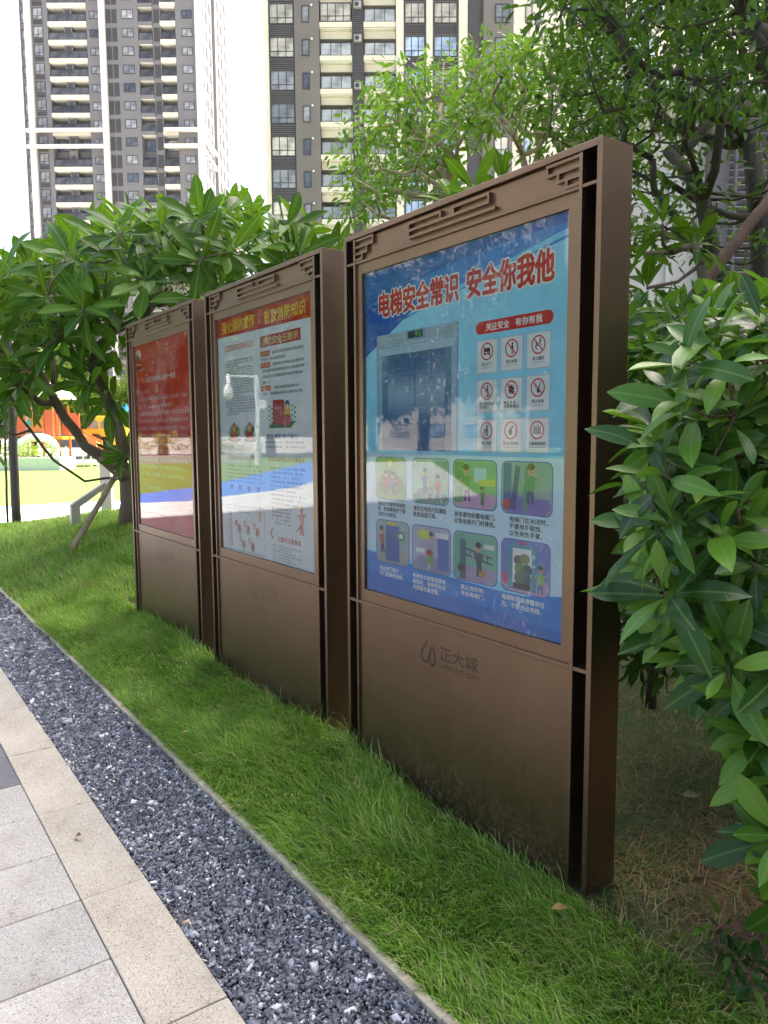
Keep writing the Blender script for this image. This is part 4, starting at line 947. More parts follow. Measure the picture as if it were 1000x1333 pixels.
p = Print(); GL = srgb(120, 118, 122)
for a in (((-1.205, 1.08), (-.715, 1.09)), ((-1.205, 1.08), (-1.21, .815)), ((-.715, 1.09), (-.705, .82)), ((-1.21, .815), (-.705, .82))): p.line(*a[0], *a[1], .003, GL, 2)
p.text('防\n火\n安\n全\n知\n识', -1.185, -1.145, .83, 1.045, srgb(185, 95, 100), 2.4, .01)
for k, (x, z) in enumerate(((-1.088, .98), (-.969, .984), (-.845, .98), (-1.034, .89), (-.909, .888))):
    p.ring(x, z, .012, .018, srgb(190, 60, 65), 2.6, 14); p.text(str(k+1), x-.005, x+.005, z-.008, z+.008, srgb(190, 60, 65), 3); p.disc(x+.04, z-.035, .03, .032, srgb(150, 185, 165), 2.4, 10); p.disc(x+.04, z-.03, .017, .025, srgb(190, 90, 85), 2.9, 8)
p.man(-.768, 1.01, .08, srgb(200, 160, 60), srgb(190, 120, 110), ly=3)
p.scrawl(-1.06, -.86, 1.045, 1.058, GRY, rp, 2.4, .8, .015)
p.build('picture_box', PF)
p = Print(); p.man(-.288, .985, .145, srgb(220, 120, 60), srgb(205, 110, 90), ly=3, arm=.9, hair=srgb(225, 190, 60)); p.line(-.34, 1.0, -.27, 1.05, .006, srgb(60, 60, 60), 9); p.build('fireman_picture', PF)
p = Print(); p.ring(-.61, .963, .018, .03, srgb(195, 60, 60), 2, 12, 90, 270); p.text('火警的注意事项', -.557, -.296, .925, .953, srgb(190, 60, 60), 2.4, .012)
for r_ in range(7): p.scrawl(-.62, -.30-.05*((r_*2) % 3), .895-.0155*r_, .904-.0155*r_, GRY, rp, 2, .85, .0135)
for r_ in range(5): p.scrawl(-.62, -.40, 1.10-.02*r_, 1.112-.02*r_, GRY, rp, 2, .8, .0155)
p.build('text_column', PF)
link('glass_pane', gme, BOARDS[1])

# ---- far board: the red letter
PL = link('poster', sheet_mesh(srgb(208, 52, 46)), BOARDS[2])
p = Print(); p.disc(-1.215, 2.115, .062, .05, srgb(235, 225, 230), 2); p.disc(-1.225, 2.098, .060, .047, srgb(60, 30, 60), 2.5); p.disc(-1.222, 2.113, .052, .04, srgb(215, 180, 190), 3); p.disc(-1.237, 2.094, .044, .036, srgb(170, 30, 45), 3.4)
p.scrawl(-1.31, -1.08, 2.012, 2.032, srgb(60, 45, 125), rp, 2, 1, .026); p.build('company_emblem', PL)
p = Print(); p.text('致正大城全体业主的一封信', -1.040, -0.43, 1.908, 1.948, srgb(240, 215, 215), 2, .02); p.build('title_lettering', PL)
p = Print(); PK = srgb(232, 190, 190)
for x0, x1, z in ((-1.30, -.98, 1.842), (-1.24, -.22, 1.783), (-1.25, -.50, 1.727), (-1.21, -.18, 1.673), (-1.26, -.19, 1.617), (-1.30, -.21, 1.559), (-1.30, -.21, 1.503), (-1.11, -.20, 1.445), (-1.27, -.23, 1.385), (-1.27, -.25, 1.328), (-1.27, -.25, 1.272), (-1.30, -.31, 1.214), (-1.13, -.65, 1.11)):
    p.scrawl(x0, x1, z-.014, z+.014, PK, rp, 2, .93, .031)
p.build('letter_text', PL)
link('glass_pane', gme, BOARDS[2])
bpy.data.scenes.remove(TS)
# ------------------------------------------------------------------ plants
def leaf_template(n=5, wd=0.3, peak=0.55, droop=0.25, fold=0.25, tipp=1.4, stalk=0.06, twist=0.0, side=0.0):
    """blade of unit length along +x: pairs of quads either side of a midrib, folded and arched"""
    vs_, fs_ = [], []
    for k in range(n+1):
        t = k/n; s = stalk+(1-stalk)*t
        a = min(1, t/peak) if t < peak else 1-((t-peak)/(1-peak))**tipp
        hw = wd*0.5*max(0.03, math.sin(min(1, a)*math.pi/2) if t < peak else a)
        if k == n: hw = 0.004
        z = 0.10*math.sin(t*math.pi*0.5)*0.6 - droop*t*t
        tw = twist*t; cy = side*t*t; wv = 0.012*math.sin(t*9+twist*7)*(hw > .02)
        vs_ += [(s, cy-hw*math.cos(tw), z+hw*fold-hw*math.sin(tw)+wv), (s, cy, z), (s, cy+hw*math.cos(tw), z+hw*fold+hw*math.sin(tw)-wv)]
    for k in range(n):
        i = 3*k; fs_ += [(i, i+3, i+4, i+1), (i+1, i+4, i+5, i+2)]
    T = np.array(vs_); uv = T[:, :2].copy(); uv[:, 1] -= side*((T[:, 0]-stalk)/(1-stalk))**2
    return T, np.array(fs_), uv
def frames(d, nrm):
    """rotation columns from directions and rough normals, arrays (n,3)"""
    d = d/np.linalg.norm(d, axis=1)[:, None]
    s = np.cross(nrm, d); L = np.linalg.norm(s, axis=1); bad = L < 1e-3; s[bad] = np.cross(np.array([0.3, 0.5, 0.8]), d[bad]); s /= np.linalg.norm(s, axis=1)[:, None]
    return np.stack([d, s, np.cross(d, s)], -1)                # n,3,3
def leaves_np(tmpl, pos, d, nrm, ln):
    tv, tf = tmpl[:2]; n = len(pos); Rm = frames(d, nrm)
    v = np.einsum('nij,kj->nki', Rm, tv)*ln[:, None, None]+pos[:, None, :]
    return v.reshape(-1, 3), ((np.arange(n)*len(tv))[:, None, None]+tf[None]).reshape(-1, tf.shape[1])
def grow(trunk, tips, r0, rtip, rs_, bend=0.12, sides=6, pull=0.6, limbs=()):
    """trunk polyline plus a limb to every tip, each leaving the nearest wood already there"""
    nodes = [Vector(p) for p in trunk]; par = [-1]+list(range(len(trunk)-1)); chains = [list(range(len(trunk)))]
    t0 = nodes[-1]; L0 = [0.0]
    for k in range(1, len(nodes)): L0.append(L0[-1]+(nodes[k]-nodes[k-1]).length)
    dist = L0[:]; nt_ = len(nodes)
    for lb in limbs:                                          # main limbs laid out by hand
        ch = [nt_-1]; pts = [nodes[nt_-1]]+[Vector(p) for p in lb]
        for a, b in zip(pts[:-1], pts[1:]):
            sg = max(2, int((b-a).length/0.2))
            for k in range(1, sg+1):
                p_ = a.lerp(b, k/sg)+Vector((rs_.gauss(0, .012), rs_.gauss(0, .012), rs_.gauss(0, .012))); nodes.append(p_); par.append(ch[-1]); dist.append(dist[ch[-1]]+(p_-nodes[ch[-1]]).length); ch.append(len(nodes)-1)
        chains.append(ch)
    for tp in sorted([Vector(t) for t in tips], key=lambda q: (q-t0).length):
        best, bi = 1e9, nt_-1
        for i in range(max(0, nt_-2), len(nodes)):
            q = nodes[i]; dd = (tp-q).length + pull*0.35*dist[i]
            if q.z > tp.z+0.05: dd += (q.z-tp.z)*1.5
            if dd < best: best, bi = dd, i
        q = nodes[bi]; seg = max(2, int((tp-q).length/0.22)); ch = [bi]
        side = Vector((rs_.gauss(0, 1), rs_.gauss(0, 1), rs_.gauss(0, .4)))*bend*(tp-q).length
        for k in range(1, seg+1):
            s = k/seg; p_ = q.lerp(tp, s)+side*math.sin(s*math.pi)+Vector((0, 0, -0.10*(tp-q).length*math.sin(s*math.pi)))
            nodes.append(p_); par.append(ch[-1]); dist.append(dist[ch[-1]]+(p_-nodes[ch[-1]]).length); ch.append(len(nodes)-1)
        chains.append(ch)
    cnt = [0.0]*len(nodes)
    for ch in chains[1:]: cnt[ch[-1]] += 1
    for i in range(len(nodes)-1, 0, -1): cnt[par[i]] += cnt[i]
    tot = max(cnt[0], 1); ex = math.log(max(r0/rtip, 1.01))/math.log(max(tot, 2))
    rad = [max(rtip, rtip*max(c, 1)**ex) for c in cnt]
    mb = MB()
    for j, ch in enumerate(chains):
        rr = [rad[i] for i in ch]
        if j > 0 and len(rr) > 1: rr[0] = min(rr[0], rr[1]*1.25)
        if j == 0: rr[0] *= 1.25
        mb.tube([nodes[i] for i in ch], rr, sides if rr[0] > 0.02 else 5)
    return mb, nodes, par
def bark(name, col, rough=0.85):
    m, t, b = new_mat(name); vec = coords(t, (1, 1, 0.35))
    n1 = noise(t, vec, 22, 6, 0.7); n2 = noise(t, coords(t), 4, 3)
    c = mixc(t, 0.6, ramp(t, [(0.3, tuple(x*0.5 for x in col)), (0.7, tuple(x*1.35 for x in col))], n1.outputs[0]).outputs[0], ramp(t, [(0.35, tuple(x*0.7 for x in col)), (0.7, tuple(x*1.25 for x in col))], n2.outputs[0]).outputs[0])
    t.links.new(c, b.inputs['Base Color']); b.inputs['Roughness'].default_value = rough
    t.links.new(bump(t, n1.outputs[0], 0.6, 0.015), b.inputs['Normal']); return m
M_barkF = bark('frangipani_bark', (0.17, 0.13, 0.09)); M_barkD = bark('dark_bark', (0.048, 0.043, 0.028)); M_barkP = bark('pale_bark', (0.40, 0.31, 0.20)); M_twig = bark('shrub_twig', (0.11, 0.075, 0.04))
LF = leaf_mat('frangipani_leaf', [(0.020, 0.064, 0.008), (0.034, 0.096, 0.010), (0.055, 0.140, 0.013), (0.095, 0.20, 0.018)], 0.42, 0.36, (0.19, 0.38, 0.012), 0.7, 0.16)
LS_ = leaf_mat('shrub_leaf', [(0.014, 0.050, 0.007), (0.024, 0.078, 0.010), (0.040, 0.115, 0.012), (0.075, 0.18, 0.016), (0.15, 0.29, 0.026)], 0.36, 0.24, (0.18, 0.38, 0.02), 0.2, 0.32)
LM = leaf_mat('light_leaf', [(0.035, 0.105, 0.015), (0.06, 0.155, 0.02), (0.10, 0.22, 0.024), (0.17, 0.31, 0.035)], 0.45, 0.45, (0.24, 0.45, 0.025), 0.0, 0.3)
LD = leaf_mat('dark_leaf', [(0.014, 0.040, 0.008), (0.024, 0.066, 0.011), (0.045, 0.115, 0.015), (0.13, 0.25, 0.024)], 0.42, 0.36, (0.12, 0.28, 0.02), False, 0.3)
LE = leaf_mat('evergreen_leaf', [(0.010, 0.030, 0.006), (0.018, 0.048, 0.009), (0.036, 0.090, 0.012), (0.11, 0.21, 0.02)], 0.42, 0.38, (0.14, 0.30, 0.015), 0.0, 0.25)
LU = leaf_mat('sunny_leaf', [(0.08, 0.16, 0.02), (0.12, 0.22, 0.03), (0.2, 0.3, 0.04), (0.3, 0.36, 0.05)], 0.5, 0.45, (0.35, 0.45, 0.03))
NP = lambda v_: np.array(v_, float)
def rosettes(tips, dirs, nl, l0, l1, rs_np, spread=(25, 85), sag=0.15):
    """leaves in a whorl round each tip: position, direction, normal, length"""
    P, Dd, Nn, Ln = [], [], [], []
    for tp, dr in zip(tips, dirs):
        dr = NP(dr)/np.linalg.norm(NP(dr)); a = np.cross(dr, [0.2, 0.4, 0.9]); a /= np.linalg.norm(a); b = np.cross(dr, a)
        n = int(rs_np.integers(nl[0], nl[1]+1)); ph = rs_np.uniform(0, 6.28)
        for k in range(n):
            az = ph+k*2.39996+rs_np.normal(0, .15); el = R(spread[0]+(spread[1]-spread[0])*((k+.5)/n)**0.8)+rs_np.normal(0, .12)
            rad_ = a*math.cos(az)+b*math.sin(az); d = dr*math.cos(el)+rad_*math.sin(el); d[2] -= sag*math.sin(el)
            P.append(NP(tp)-dr*0.05*(k/n)*l1*3+d*0.01); Dd.append(d); Nn.append(dr*math.sin(el)-rad_*math.cos(el)+rs_np.normal(0, .18, 3)); Ln.append(rs_np.uniform(l0, l1)*(0.72 if k < 2 else 1))
    return np.array(P), np.array(Dd), np.array(Nn), np.array(Ln)
def big_leaves(parent, P, Dd, Nn, Ln, tmpls, mat, limit=300, name='leaf'):
    """the leaves that show largest are parts of their own, the others one mesh"""
    sc_ = []
    for p_, l in zip(P, Ln):
        u, v_, z = pix(p_); inside = -40 < u < 1040 and -40 < v_ < 1373
        sc_.append(l/max(z, .2) if inside and z > 0 else 0)
    order = np.argsort(-np.array(sc_)); top = order[:limit]; rest = order[limit:]
    Rm = frames(Dd, Nn); mes = [np_mesh(name, t[0], t[1], mat, True, t[2]) for t in tmpls]
    for i in top:
        o = bpy.data.objects.new(name, mes[i % len(mes)]); C.objects.link(o); o.parent = parent
        m3 = Rm[i]*Ln[i]
        o.matrix_local = Matrix(((m3[0][0], m3[0][1], m3[0][2], P[i][0]), (m3[1][0], m3[1][1], m3[1][2], P[i][1]), (m3[2][0], m3[2][1], m3[2][2], P[i][2]), (0, 0, 0, 1)))
    if len(rest):
        vv, ff, uu, o_ = [], [], [], 0
        for j, t in enumerate(tmpls):
            sel = [i for i in rest if i % len(tmpls) == j]
            if sel: v_, f_ = leaves_np(t, P[sel], Dd[sel], Nn[sel], Ln[sel]); vv.append(v_); ff.append(f_+o_); uu.append(np.tile(t[2], (len(sel), 1))); o_ += len(v_)
        o = link('crown', np_mesh('crown', np.concatenate(vv), np.concatenate(ff), mat, True, np.concatenate(uu)), parent); o['kind'] = 'stuff'

def foliage_cloud(tips, per, rad_, l0, l1, tmpl, rs_np, hang=0.3, flat=0.5):
    n = len(tips)*per; c = np.repeat(np.array([NP(t) for t in tips]), per, 0)
    off = rs_np.normal(0, 1, (n, 3)); off *= (rad_*rs_np.uniform(0.2, 1, n)**0.6/np.linalg.norm(off, axis=1))[:, None]
    off[:, 2] *= flat if flat < 1 else 1
    d = off/np.linalg.norm(off, axis=1)[:, None]+rs_np.normal(0, .6, (n, 3)); d[:, 2] -= hang
    nm = np.array([0, 0, 1.0])+rs_np.normal(0, .55, (n, 3))
    return leaves_np(tmpl, c+off, d, nm, rs_np.uniform(l0, l1, n))
def small_tree(name, label, cat, base, trunk, tips, r0, rtip, leafmat, barkm, per, rad_, l0, l1, tmpl, seed, hang=0.3, flat=0.7, group=None, bend=0.12, pull=0.6):
    rr = random.Random(seed); rn = np.random.default_rng(seed); b0 = Vector(base)
    e = empty(name, b0, 0, label, cat, group); L = lambda q: Vector(q)-b0
    mb, nodes, par = grow([L(q) for q in trunk], [L(q) for q in tips], r0, rtip, rr, bend, 8, pull)
    mb.build('trunk', barkm, e, smooth=True)
    v_, f_ = foliage_cloud([L(q) for q in tips], per, rad_, l0, l1, tmpl, rn, hang, flat)
    o = link('crown', np_mesh('crown', v_, f_, leafmat, False), e); o['kind'] = 'stuff'; return e
T_fr = [leaf_template(8, wd, 0.60, dr, fo, 2.2, 0.07, tw, sd) for wd, dr, fo, tw, sd in ((.30, .10, .30, .1, .03), (.28, .30, .2, -.3, -.05), (.31, .02, .35, .2, .02), (.27, .48, .15, .35, .06), (.30, .20, .28, -.15, -.02), (.25, .62, .3, .1, .03), (.29, -.06, .4, -.2, .05))]
T_sh = [leaf_template(8, wd, 0.58, dr, fo, 2.3, 0.04, tw, sd) for wd, dr, fo, tw, sd in ((.33, .12, .35, .1, .03), (.31, .30, .25, -.35, -.06), (.34, .0, .45, .25, .02), (.30, .22, .12, .4, .05), (.35, .42, .3, -.2, -.03), (.29, -.08, .5, .15, .06), (.32, .55, .2, -.3, .02))]
T_sm = leaf_template(2, 0.42, 0.5, 0.2, 0.3, 1.3, 0.05); T_md = leaf_template(3, 0.36, 0.5, 0.2, 0.3, 1.5, 0.05)

# --- frangipani behind the far board
rn = np.random.default_rng(21); rr = random.Random(21)
tb = at(163, 600, 9.6); tb.z = gzf(tb.x, tb.y)-0.03
def fr_top(u): return float(np.interp(u, [-80, 0, 60, 130, 200, 300, 380, 430], [345, 316, 296, 256, 238, 236, 248, 275]))
tips = []
while len(tips) < 150:
    u = rn.uniform(-70, 436); v0 = fr_top(u); v = v0+38+abs(rn.normal(0, 75)); dep = rn.uniform(7.4, 11.0)
    if u > 165 and v > 400: continue
    if v > 470: continue
    q = at(u, v, dep)
    if q.x > -5.0 and q.y < 0.5: continue
    if all((q-t).length > 0.30 for t in tips): tips.append(q)
for (u, v, dep) in ((15, 470, 8.6), (40, 515, 8.7), (8, 530, 8.4), (70, 470, 9.2), (120, 480, 8.3), (112, 500, 8.0), (45, 440, 8.4), (150, 430, 8.4), (165, 590, 8.8), (150, 455, 9.4), (-10, 500, 8.8), (30, 400, 8.0), (85, 420, 7.8), (22, 500, 8.3), (38, 482, 8.1), (5, 458, 8.2), (62, 452, 8.0), (98, 452, 8.4), (142, 520, 8.6), (60, 500, 9.4), (-5, 560, 8.6)): tips.append(at(u, v, dep))
FR = empty('frangipani_tree', tb, 0, 'spreading frangipani tree with big glossy leaves behind the farthest board', 'tree')
L = lambda q: Vector(q)-tb
mb, nodes, par = grow([Vector((0, 0, 0)), Vector((0.02, 0.02, 0.32)), Vector((-0.02, 0.03, 0.62))], [L(t) for t in tips], 0.105, 0.009, rr, 0.10, 8, 0.5, [[L(at(*q)) for q in lb] for lb in (((112, 580, 9.2), (85, 545, 9.0), (62, 505, 8.9), (40, 460, 8.8)), ((108, 625, 9.3), (70, 600, 9.1), (40, 560, 8.9), (15, 520, 8.8)), ((150, 560, 9.5), (130, 500, 9.4), (120, 440, 9.2)), ((185, 560, 9.7), (200, 480, 9.6), (220, 410, 9.5)), ((230, 560, 9.9), (290, 450, 9.9), (330, 370, 9.9)))])
mb.build('trunk', M_barkF, FR, smooth=True)
cen = NP(L(at(190, 440, 9.2)))
dirs = [NP(L(t))-cen+np.array([0, 0, 0.9])+rn.normal(0, .25, 3) for t in tips]
P, Dd, Nn, Ln = rosettes([L(t) for t in tips], dirs, (8, 12), 0.33, 0.52, rn, (20, 90), 0.18)
# pix() needs world positions: leaves are stored relative to the base
_pix = pix
def pix(p_, _o=[tb]): return _pix(Vector(p_)+_o[0])
big_leaves(FR, P, Dd, Nn, Ln, T_fr, LF, 300)
# its flowers: creamy five-petalled blooms in a cluster
M_pet = plain('petal', (0.75, 0.72, 0.60), 0.5); M_eye = plain('petal_heart', (0.75, 0.5, 0.08), 0.5)
def flower_mesh():
    mb = MB()
    for k in range(5):
        a = R(72*k); pt = lambda r_, da, z: (r_*math.cos(a+da), r_*math.sin(a+da), z)
        mb.poly([pt(0.004, 0, 0), pt(0.028, -.42, .008), pt(0.042, 0, .012), pt(0.028, .42, .010)], 0); mb.poly([pt(0.002, 0, 0.002), pt(0.013, -.3, .006), pt(0.016, 0, .007), pt(0.013, .3, .006)], 1)
    return mb.mesh('flower', [M_pet, M_eye])
fm = flower_mesh()
for (u0, v0, dp_, n) in ((229, 377, 7.6, 13), (100, 376, 8.0, 4), (268, 395, 8.5, 4), (312, 330, 8.2, 4)):
    for k in range(n):
        o = link('flower', fm, FR, None, Vector(at(u0+rr.gauss(0, 9), v0+rr.gauss(0, 6), dp_+rr.uniform(-.05, .05)))-tb)
        o.rotation_euler = (R(55)+rr.gauss(0, .4), rr.gauss(0, .4), CAMYAW+rr.gauss(0, .6)); s_ = rr.uniform(1.2, 1.7); o.scale = (s_, s_, s_)

# --- young frangipanis to the right and behind the near board's top
def frangi(name_label, base, trunk, tips, seed, l0, l1, r0=0.045):
    global pix
    rn_ = np.random.default_rng(seed); b0 = Vector(base); pix = lambda p_: _pix(Vector(p_)+b0)
    e = empty('frangipani_plant', b0, 0, name_label, 'plant', 'young frangipani plants behind the boards')
    mb, nodes, par = grow([Vector(q)-b0 for q in trunk], [Vector(q)-b0 for q in tips], r0, 0.012, random.Random(seed), 0.08, 7, 0.5)
    mb.build('stem', M_barkF, e, smooth=True)
    P_, D_, N_, L_ = rosettes([Vector(q)-b0 for q in tips], [np.array([rn_.normal(0, .3), rn_.normal(0, .3), 1.0]) for q in tips], (10, 14), l0, l1, rn_, (18, 95), 0.15)
    big_leaves(e, P_, D_, N_, L_, T_fr, LF, 300)
b0 = at(985, 480, 5.2); b0.z = gzf(b0.x, b0.y)
frangi('young frangipani with long leaf whorls right of the near board', b0, [b0, b0.lerp(at(935, 385, 5.0), .6), at(912, 345, 4.9)], [at(862, 292, 4.7), at(905, 318, 4.9), at(838, 330, 5.1), at(842, 375, 4.9)], 4, 0.20, 0.30, 0.03)
b0 = at(628, 420, 5.4); b0.z = gzf(b0.x, b0.y)
frangi('young frangipani whose top whorl rises just above the near board', b0, [b0, b0+Vector((0, 0, 1.3)), b0+Vector((.02, .02, 2.1))], [at(618, 248, 5.4), at(655, 240, 5.7), at(588, 262, 5.8)], 9, 0.22, 0.32)

# --- big glossy shrub at the right edge
rn = np.random.default_rng(33); rr = random.Random(33)
sb = at(1060, 1150, 2.25); sb.z = gzf(sb.x, sb.y)
pix = lambda p_: _pix(Vector(p_)+sb)
SH = empty('glossy_shrub', sb, 0, 'large glossy leaved green shrub at right beside the near board', 'shrub')
def sh_left(v): return float(np.interp(v, [380, 440, 500, 560, 620, 700, 780, 840, 900, 1000, 1100, 1180], [955, 905, 872, 845, 838, 845, 850, 885, 955, 985, 1000, 1030]))
tips = []; tries = 0
while len(tips) < 205 and tries < 60000:
    tries += 1
    v = rn.uniform(400, 1190) if rn.uniform() < .8 else rn.uniform(850, 1180); l_ = sh_left(v); u = l_+abs(rn.normal(0, 75)); dep = rn.uniform(1.75, 2.95)
    if u > 1090: continue
    if v > 860 and dep > 2.3: continue
    q = at(u, v, dep)
    if q.x < 0.10 or q.z < 0.10: continue
    if all((q-t).length > 0.083 for t in tips): tips.append(q)
cen = at(1040, 800, 2.4)
mb, nodes, par = grow([Vector((0, 0, 0)), Vector((.02, 0, .15)), L(at(1050, 980, 2.3))+tb-sb], [t-sb for t in tips], 0.014, 0.0028, rr, 0.10, 6, 0.3)
mb.build('stem', M_twig, SH, smooth=True)
dirs = [NP(t-cen)/((t-cen).length+.01)*0.9+np.array([0, 0, 0.55])+rn.normal(0, .25, 3) for t in tips]
P, Dd, Nn, Ln = rosettes([t-sb for t in tips], dirs, (6, 9), 0.10, 0.195, rn, (22, 98), 0.14)
big_leaves(SH, P, Dd, Nn, Ln, T_sh, LS_, 300)

# --- light green multi-stemmed tree behind the near board
rn = np.random.default_rng(41)
def sample(n, fn, mind, lim=8000):
    out = []; k = 0
    while len(out) < n and k < lim:
        k += 1; q = fn()
        if q is not None and all((q-t).length > mind for t in out): out.append(q)
    return out
mt_top = lambda u: float(np.interp(u, [440, 470, 510, 560, 600, 660, 720, 840], [225, 130, 82, 70, 62, 42, 40, 50]))
mt_bot = lambda u: float(np.interp(u, [440, 480, 540, 600, 680, 740, 840], [275, 285, 235, 195, 150, 190, 230]))
def f_mid():
    u = rn.uniform(448, 835); a, b = mt_top(u)+14, mt_bot(u); v = rn.uniform(a, max(b, a+20)) if rn.uniform() < .8 else rn.uniform(a, 270)
    return at(u, v, rn.uniform(7.0, 9.4))
tips = sample(250, f_mid, 0.16)
b0 = at(668, 400, 8.3); b0.z = 0.0
small_tree('leafy_tree', 'light green multi-stemmed tree rising behind the near board', 'tree', b0, [b0, b0+Vector((0, 0, .8)), b0+Vector((.03, .02, 1.6)), at(650, 300, 8.2)], tips, 0.12, 0.0075, LM, M_barkP, 25, 0.26, 0.075, 0.135, T_md, 41, 0.35, 0.6, None, 0.12, 0.75)
# --- dark trees at the upper right
rn = np.random.default_rng(52)
def f_r1():
    u = rn.uniform(720, 1060); v = rn.uniform(-140, 330) if u > 800 else rn.uniform(-120, 200)
    if u < 800 and v > 150 - (800-u)*0.3: 
        if rn.uniform() < .5: return None
    if 925 < u < 1005 and 165 < v < 420 and rn.uniform() < .93: return None
    return at(u, v, rn.uniform(5.6, 8.6))
tips = sample(270, f_r1, 0.19)
b0 = at(972, 520, 6.6); b0.z = 0.02
small_tree('evergreen_tree', 'dark evergreen tree with forked leaning trunk at upper right', 'tree', b0, [b0, at(955, 420, 6.6), at(930, 340, 6.6), at(915, 260, 6.5)], tips[:155], 0.075, 0.007, LE, M_barkD, 25, 0.30, 0.07, 0.13, T_md, 52, 0.45, 0.7, 'evergreen trees at the upper right')
b0 = at(1000, 500, 7.2); b0.z = 0.02
small_tree('evergreen_tree', 'dark evergreen tree with thick upright trunk at right edge', 'tree', b0, [b0, at(992, 400, 7.2), at(990, 300, 7.2), at(978, 180, 7.1)], tips[155:], 0.10, 0.007, LE, M_barkD, 25, 0.30, 0.07, 0.13, T_md, 53, 0.45, 0.7, 'evergreen trees at the upper right')
def f_r2():
    u = rn.uniform(712, 1080); v = rn.uniform(-260, 45 if u < 830 else 110); return at(u, v, rn.uniform(3.9, 5.6))
tips = sample(150, f_r2, 0.18)
b0 = at(1180, 600, 4.9); b0.z = 0.02
small_tree('evergreen_tree', 'dark evergreen tree overhanging the picture at top right', 'tree', b0, [b0, b0+Vector((-.05, 0, 1.4)), b0+Vector((-.1, .02, 2.6)), b0+Vector((-.15, .05, 3.4))], tips, 0.09, 0.006, LE, M_barkD, 28, 0.30, 0.06, 0.115, T_md, 54, 0.7, 0.7, 'evergreen trees at the upper right')
# --- dark understorey shrubs between board and service building
rn = np.random.default_rng(61)
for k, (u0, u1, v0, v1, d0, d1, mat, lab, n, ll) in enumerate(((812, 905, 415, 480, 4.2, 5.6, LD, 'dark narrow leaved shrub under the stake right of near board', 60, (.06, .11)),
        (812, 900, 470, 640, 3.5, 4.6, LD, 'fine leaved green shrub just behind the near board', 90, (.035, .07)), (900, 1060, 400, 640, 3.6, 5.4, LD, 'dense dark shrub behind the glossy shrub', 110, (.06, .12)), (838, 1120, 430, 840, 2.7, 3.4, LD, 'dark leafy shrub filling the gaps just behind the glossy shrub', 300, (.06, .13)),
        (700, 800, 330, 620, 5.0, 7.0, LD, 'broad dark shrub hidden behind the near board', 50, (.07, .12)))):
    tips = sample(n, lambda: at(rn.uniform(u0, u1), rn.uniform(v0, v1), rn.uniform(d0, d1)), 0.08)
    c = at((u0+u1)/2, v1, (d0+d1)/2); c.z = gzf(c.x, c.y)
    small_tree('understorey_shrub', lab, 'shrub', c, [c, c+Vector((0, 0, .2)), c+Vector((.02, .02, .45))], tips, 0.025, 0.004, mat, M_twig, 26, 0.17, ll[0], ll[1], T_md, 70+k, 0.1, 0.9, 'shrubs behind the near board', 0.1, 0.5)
for k, (x, y, hh, rad0, lab) in enumerate(((1.75, 1.2, 2.3, .8, 'tall dark shrub added for shade off the right edge beside the glossy shrub'), (1.2, 2.8, 2.6, .9, 'tall dark shrub added for shade out of view behind the glossy shrub'), (3.2, .4, 2.2, 1.0, 'rounded dark shrub added for shade well off the right edge near the lawn'), (-.2, 4.2, 2.4, .9, 'tall dark shrub added for shade out of view in the bed behind the near board'), (2.95, -.7, 2.3, .75, 'tall dark shrub added for shade right beside the camera'), (3.9, 2.2, 3.2, 1.2, 'largest dark shrub added for shade off the right edge'))):  # out-of-view shrubs added to darken the near board's end and the soil
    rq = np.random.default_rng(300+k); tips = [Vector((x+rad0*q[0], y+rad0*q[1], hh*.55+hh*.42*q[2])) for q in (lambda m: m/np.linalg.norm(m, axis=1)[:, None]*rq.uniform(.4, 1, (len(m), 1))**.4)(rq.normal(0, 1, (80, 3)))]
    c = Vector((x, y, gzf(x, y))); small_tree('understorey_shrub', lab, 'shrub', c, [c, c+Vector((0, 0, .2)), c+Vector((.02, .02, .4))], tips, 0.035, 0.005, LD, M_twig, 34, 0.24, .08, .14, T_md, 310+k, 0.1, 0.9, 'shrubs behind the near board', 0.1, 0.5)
# leaf litter on the bare earth
rq = np.random.default_rng(77); n = 900; lx_ = rq.uniform(-.2, 1.6, n); ly_ = rq.uniform(.05, 2.6, n); lz_ = gz(lx_, ly_)+rq.uniform(.004, .03, n)
kp = ~((lx_ < .02) & (ly_ < .17)); lx_, ly_, lz_ = lx_[kp], ly_[kp], lz_[kp]; n = len(lx_)
v_, f_ = leaves_np(T_md, np.stack([lx_, ly_, lz_], -1), np.concatenate([rq.normal(0, 1, (n, 2)), rq.normal(0, .25, (n, 1))], 1), np.array([0, 0, 1.])+rq.normal(0, .5, (n, 3)), rq.uniform(.015, .055, n))
LL = leaf_mat('dry_litter', [(0.05, 0.025, 0.012), (0.13, 0.07, 0.03), (0.24, 0.15, 0.07), (0.06, 0.035, 0.02), (0.30, 0.22, 0.12)], 0.8, 0.1, (0.2, 0.12, 0.05), 0.0, 0.2)
tag(link('leaf_litter', np_mesh('leaf_litter', v_, f_, LL)), 'dry brown leaf litter on the bare earth beside the near board', 'leaf litter', kind='stuff')
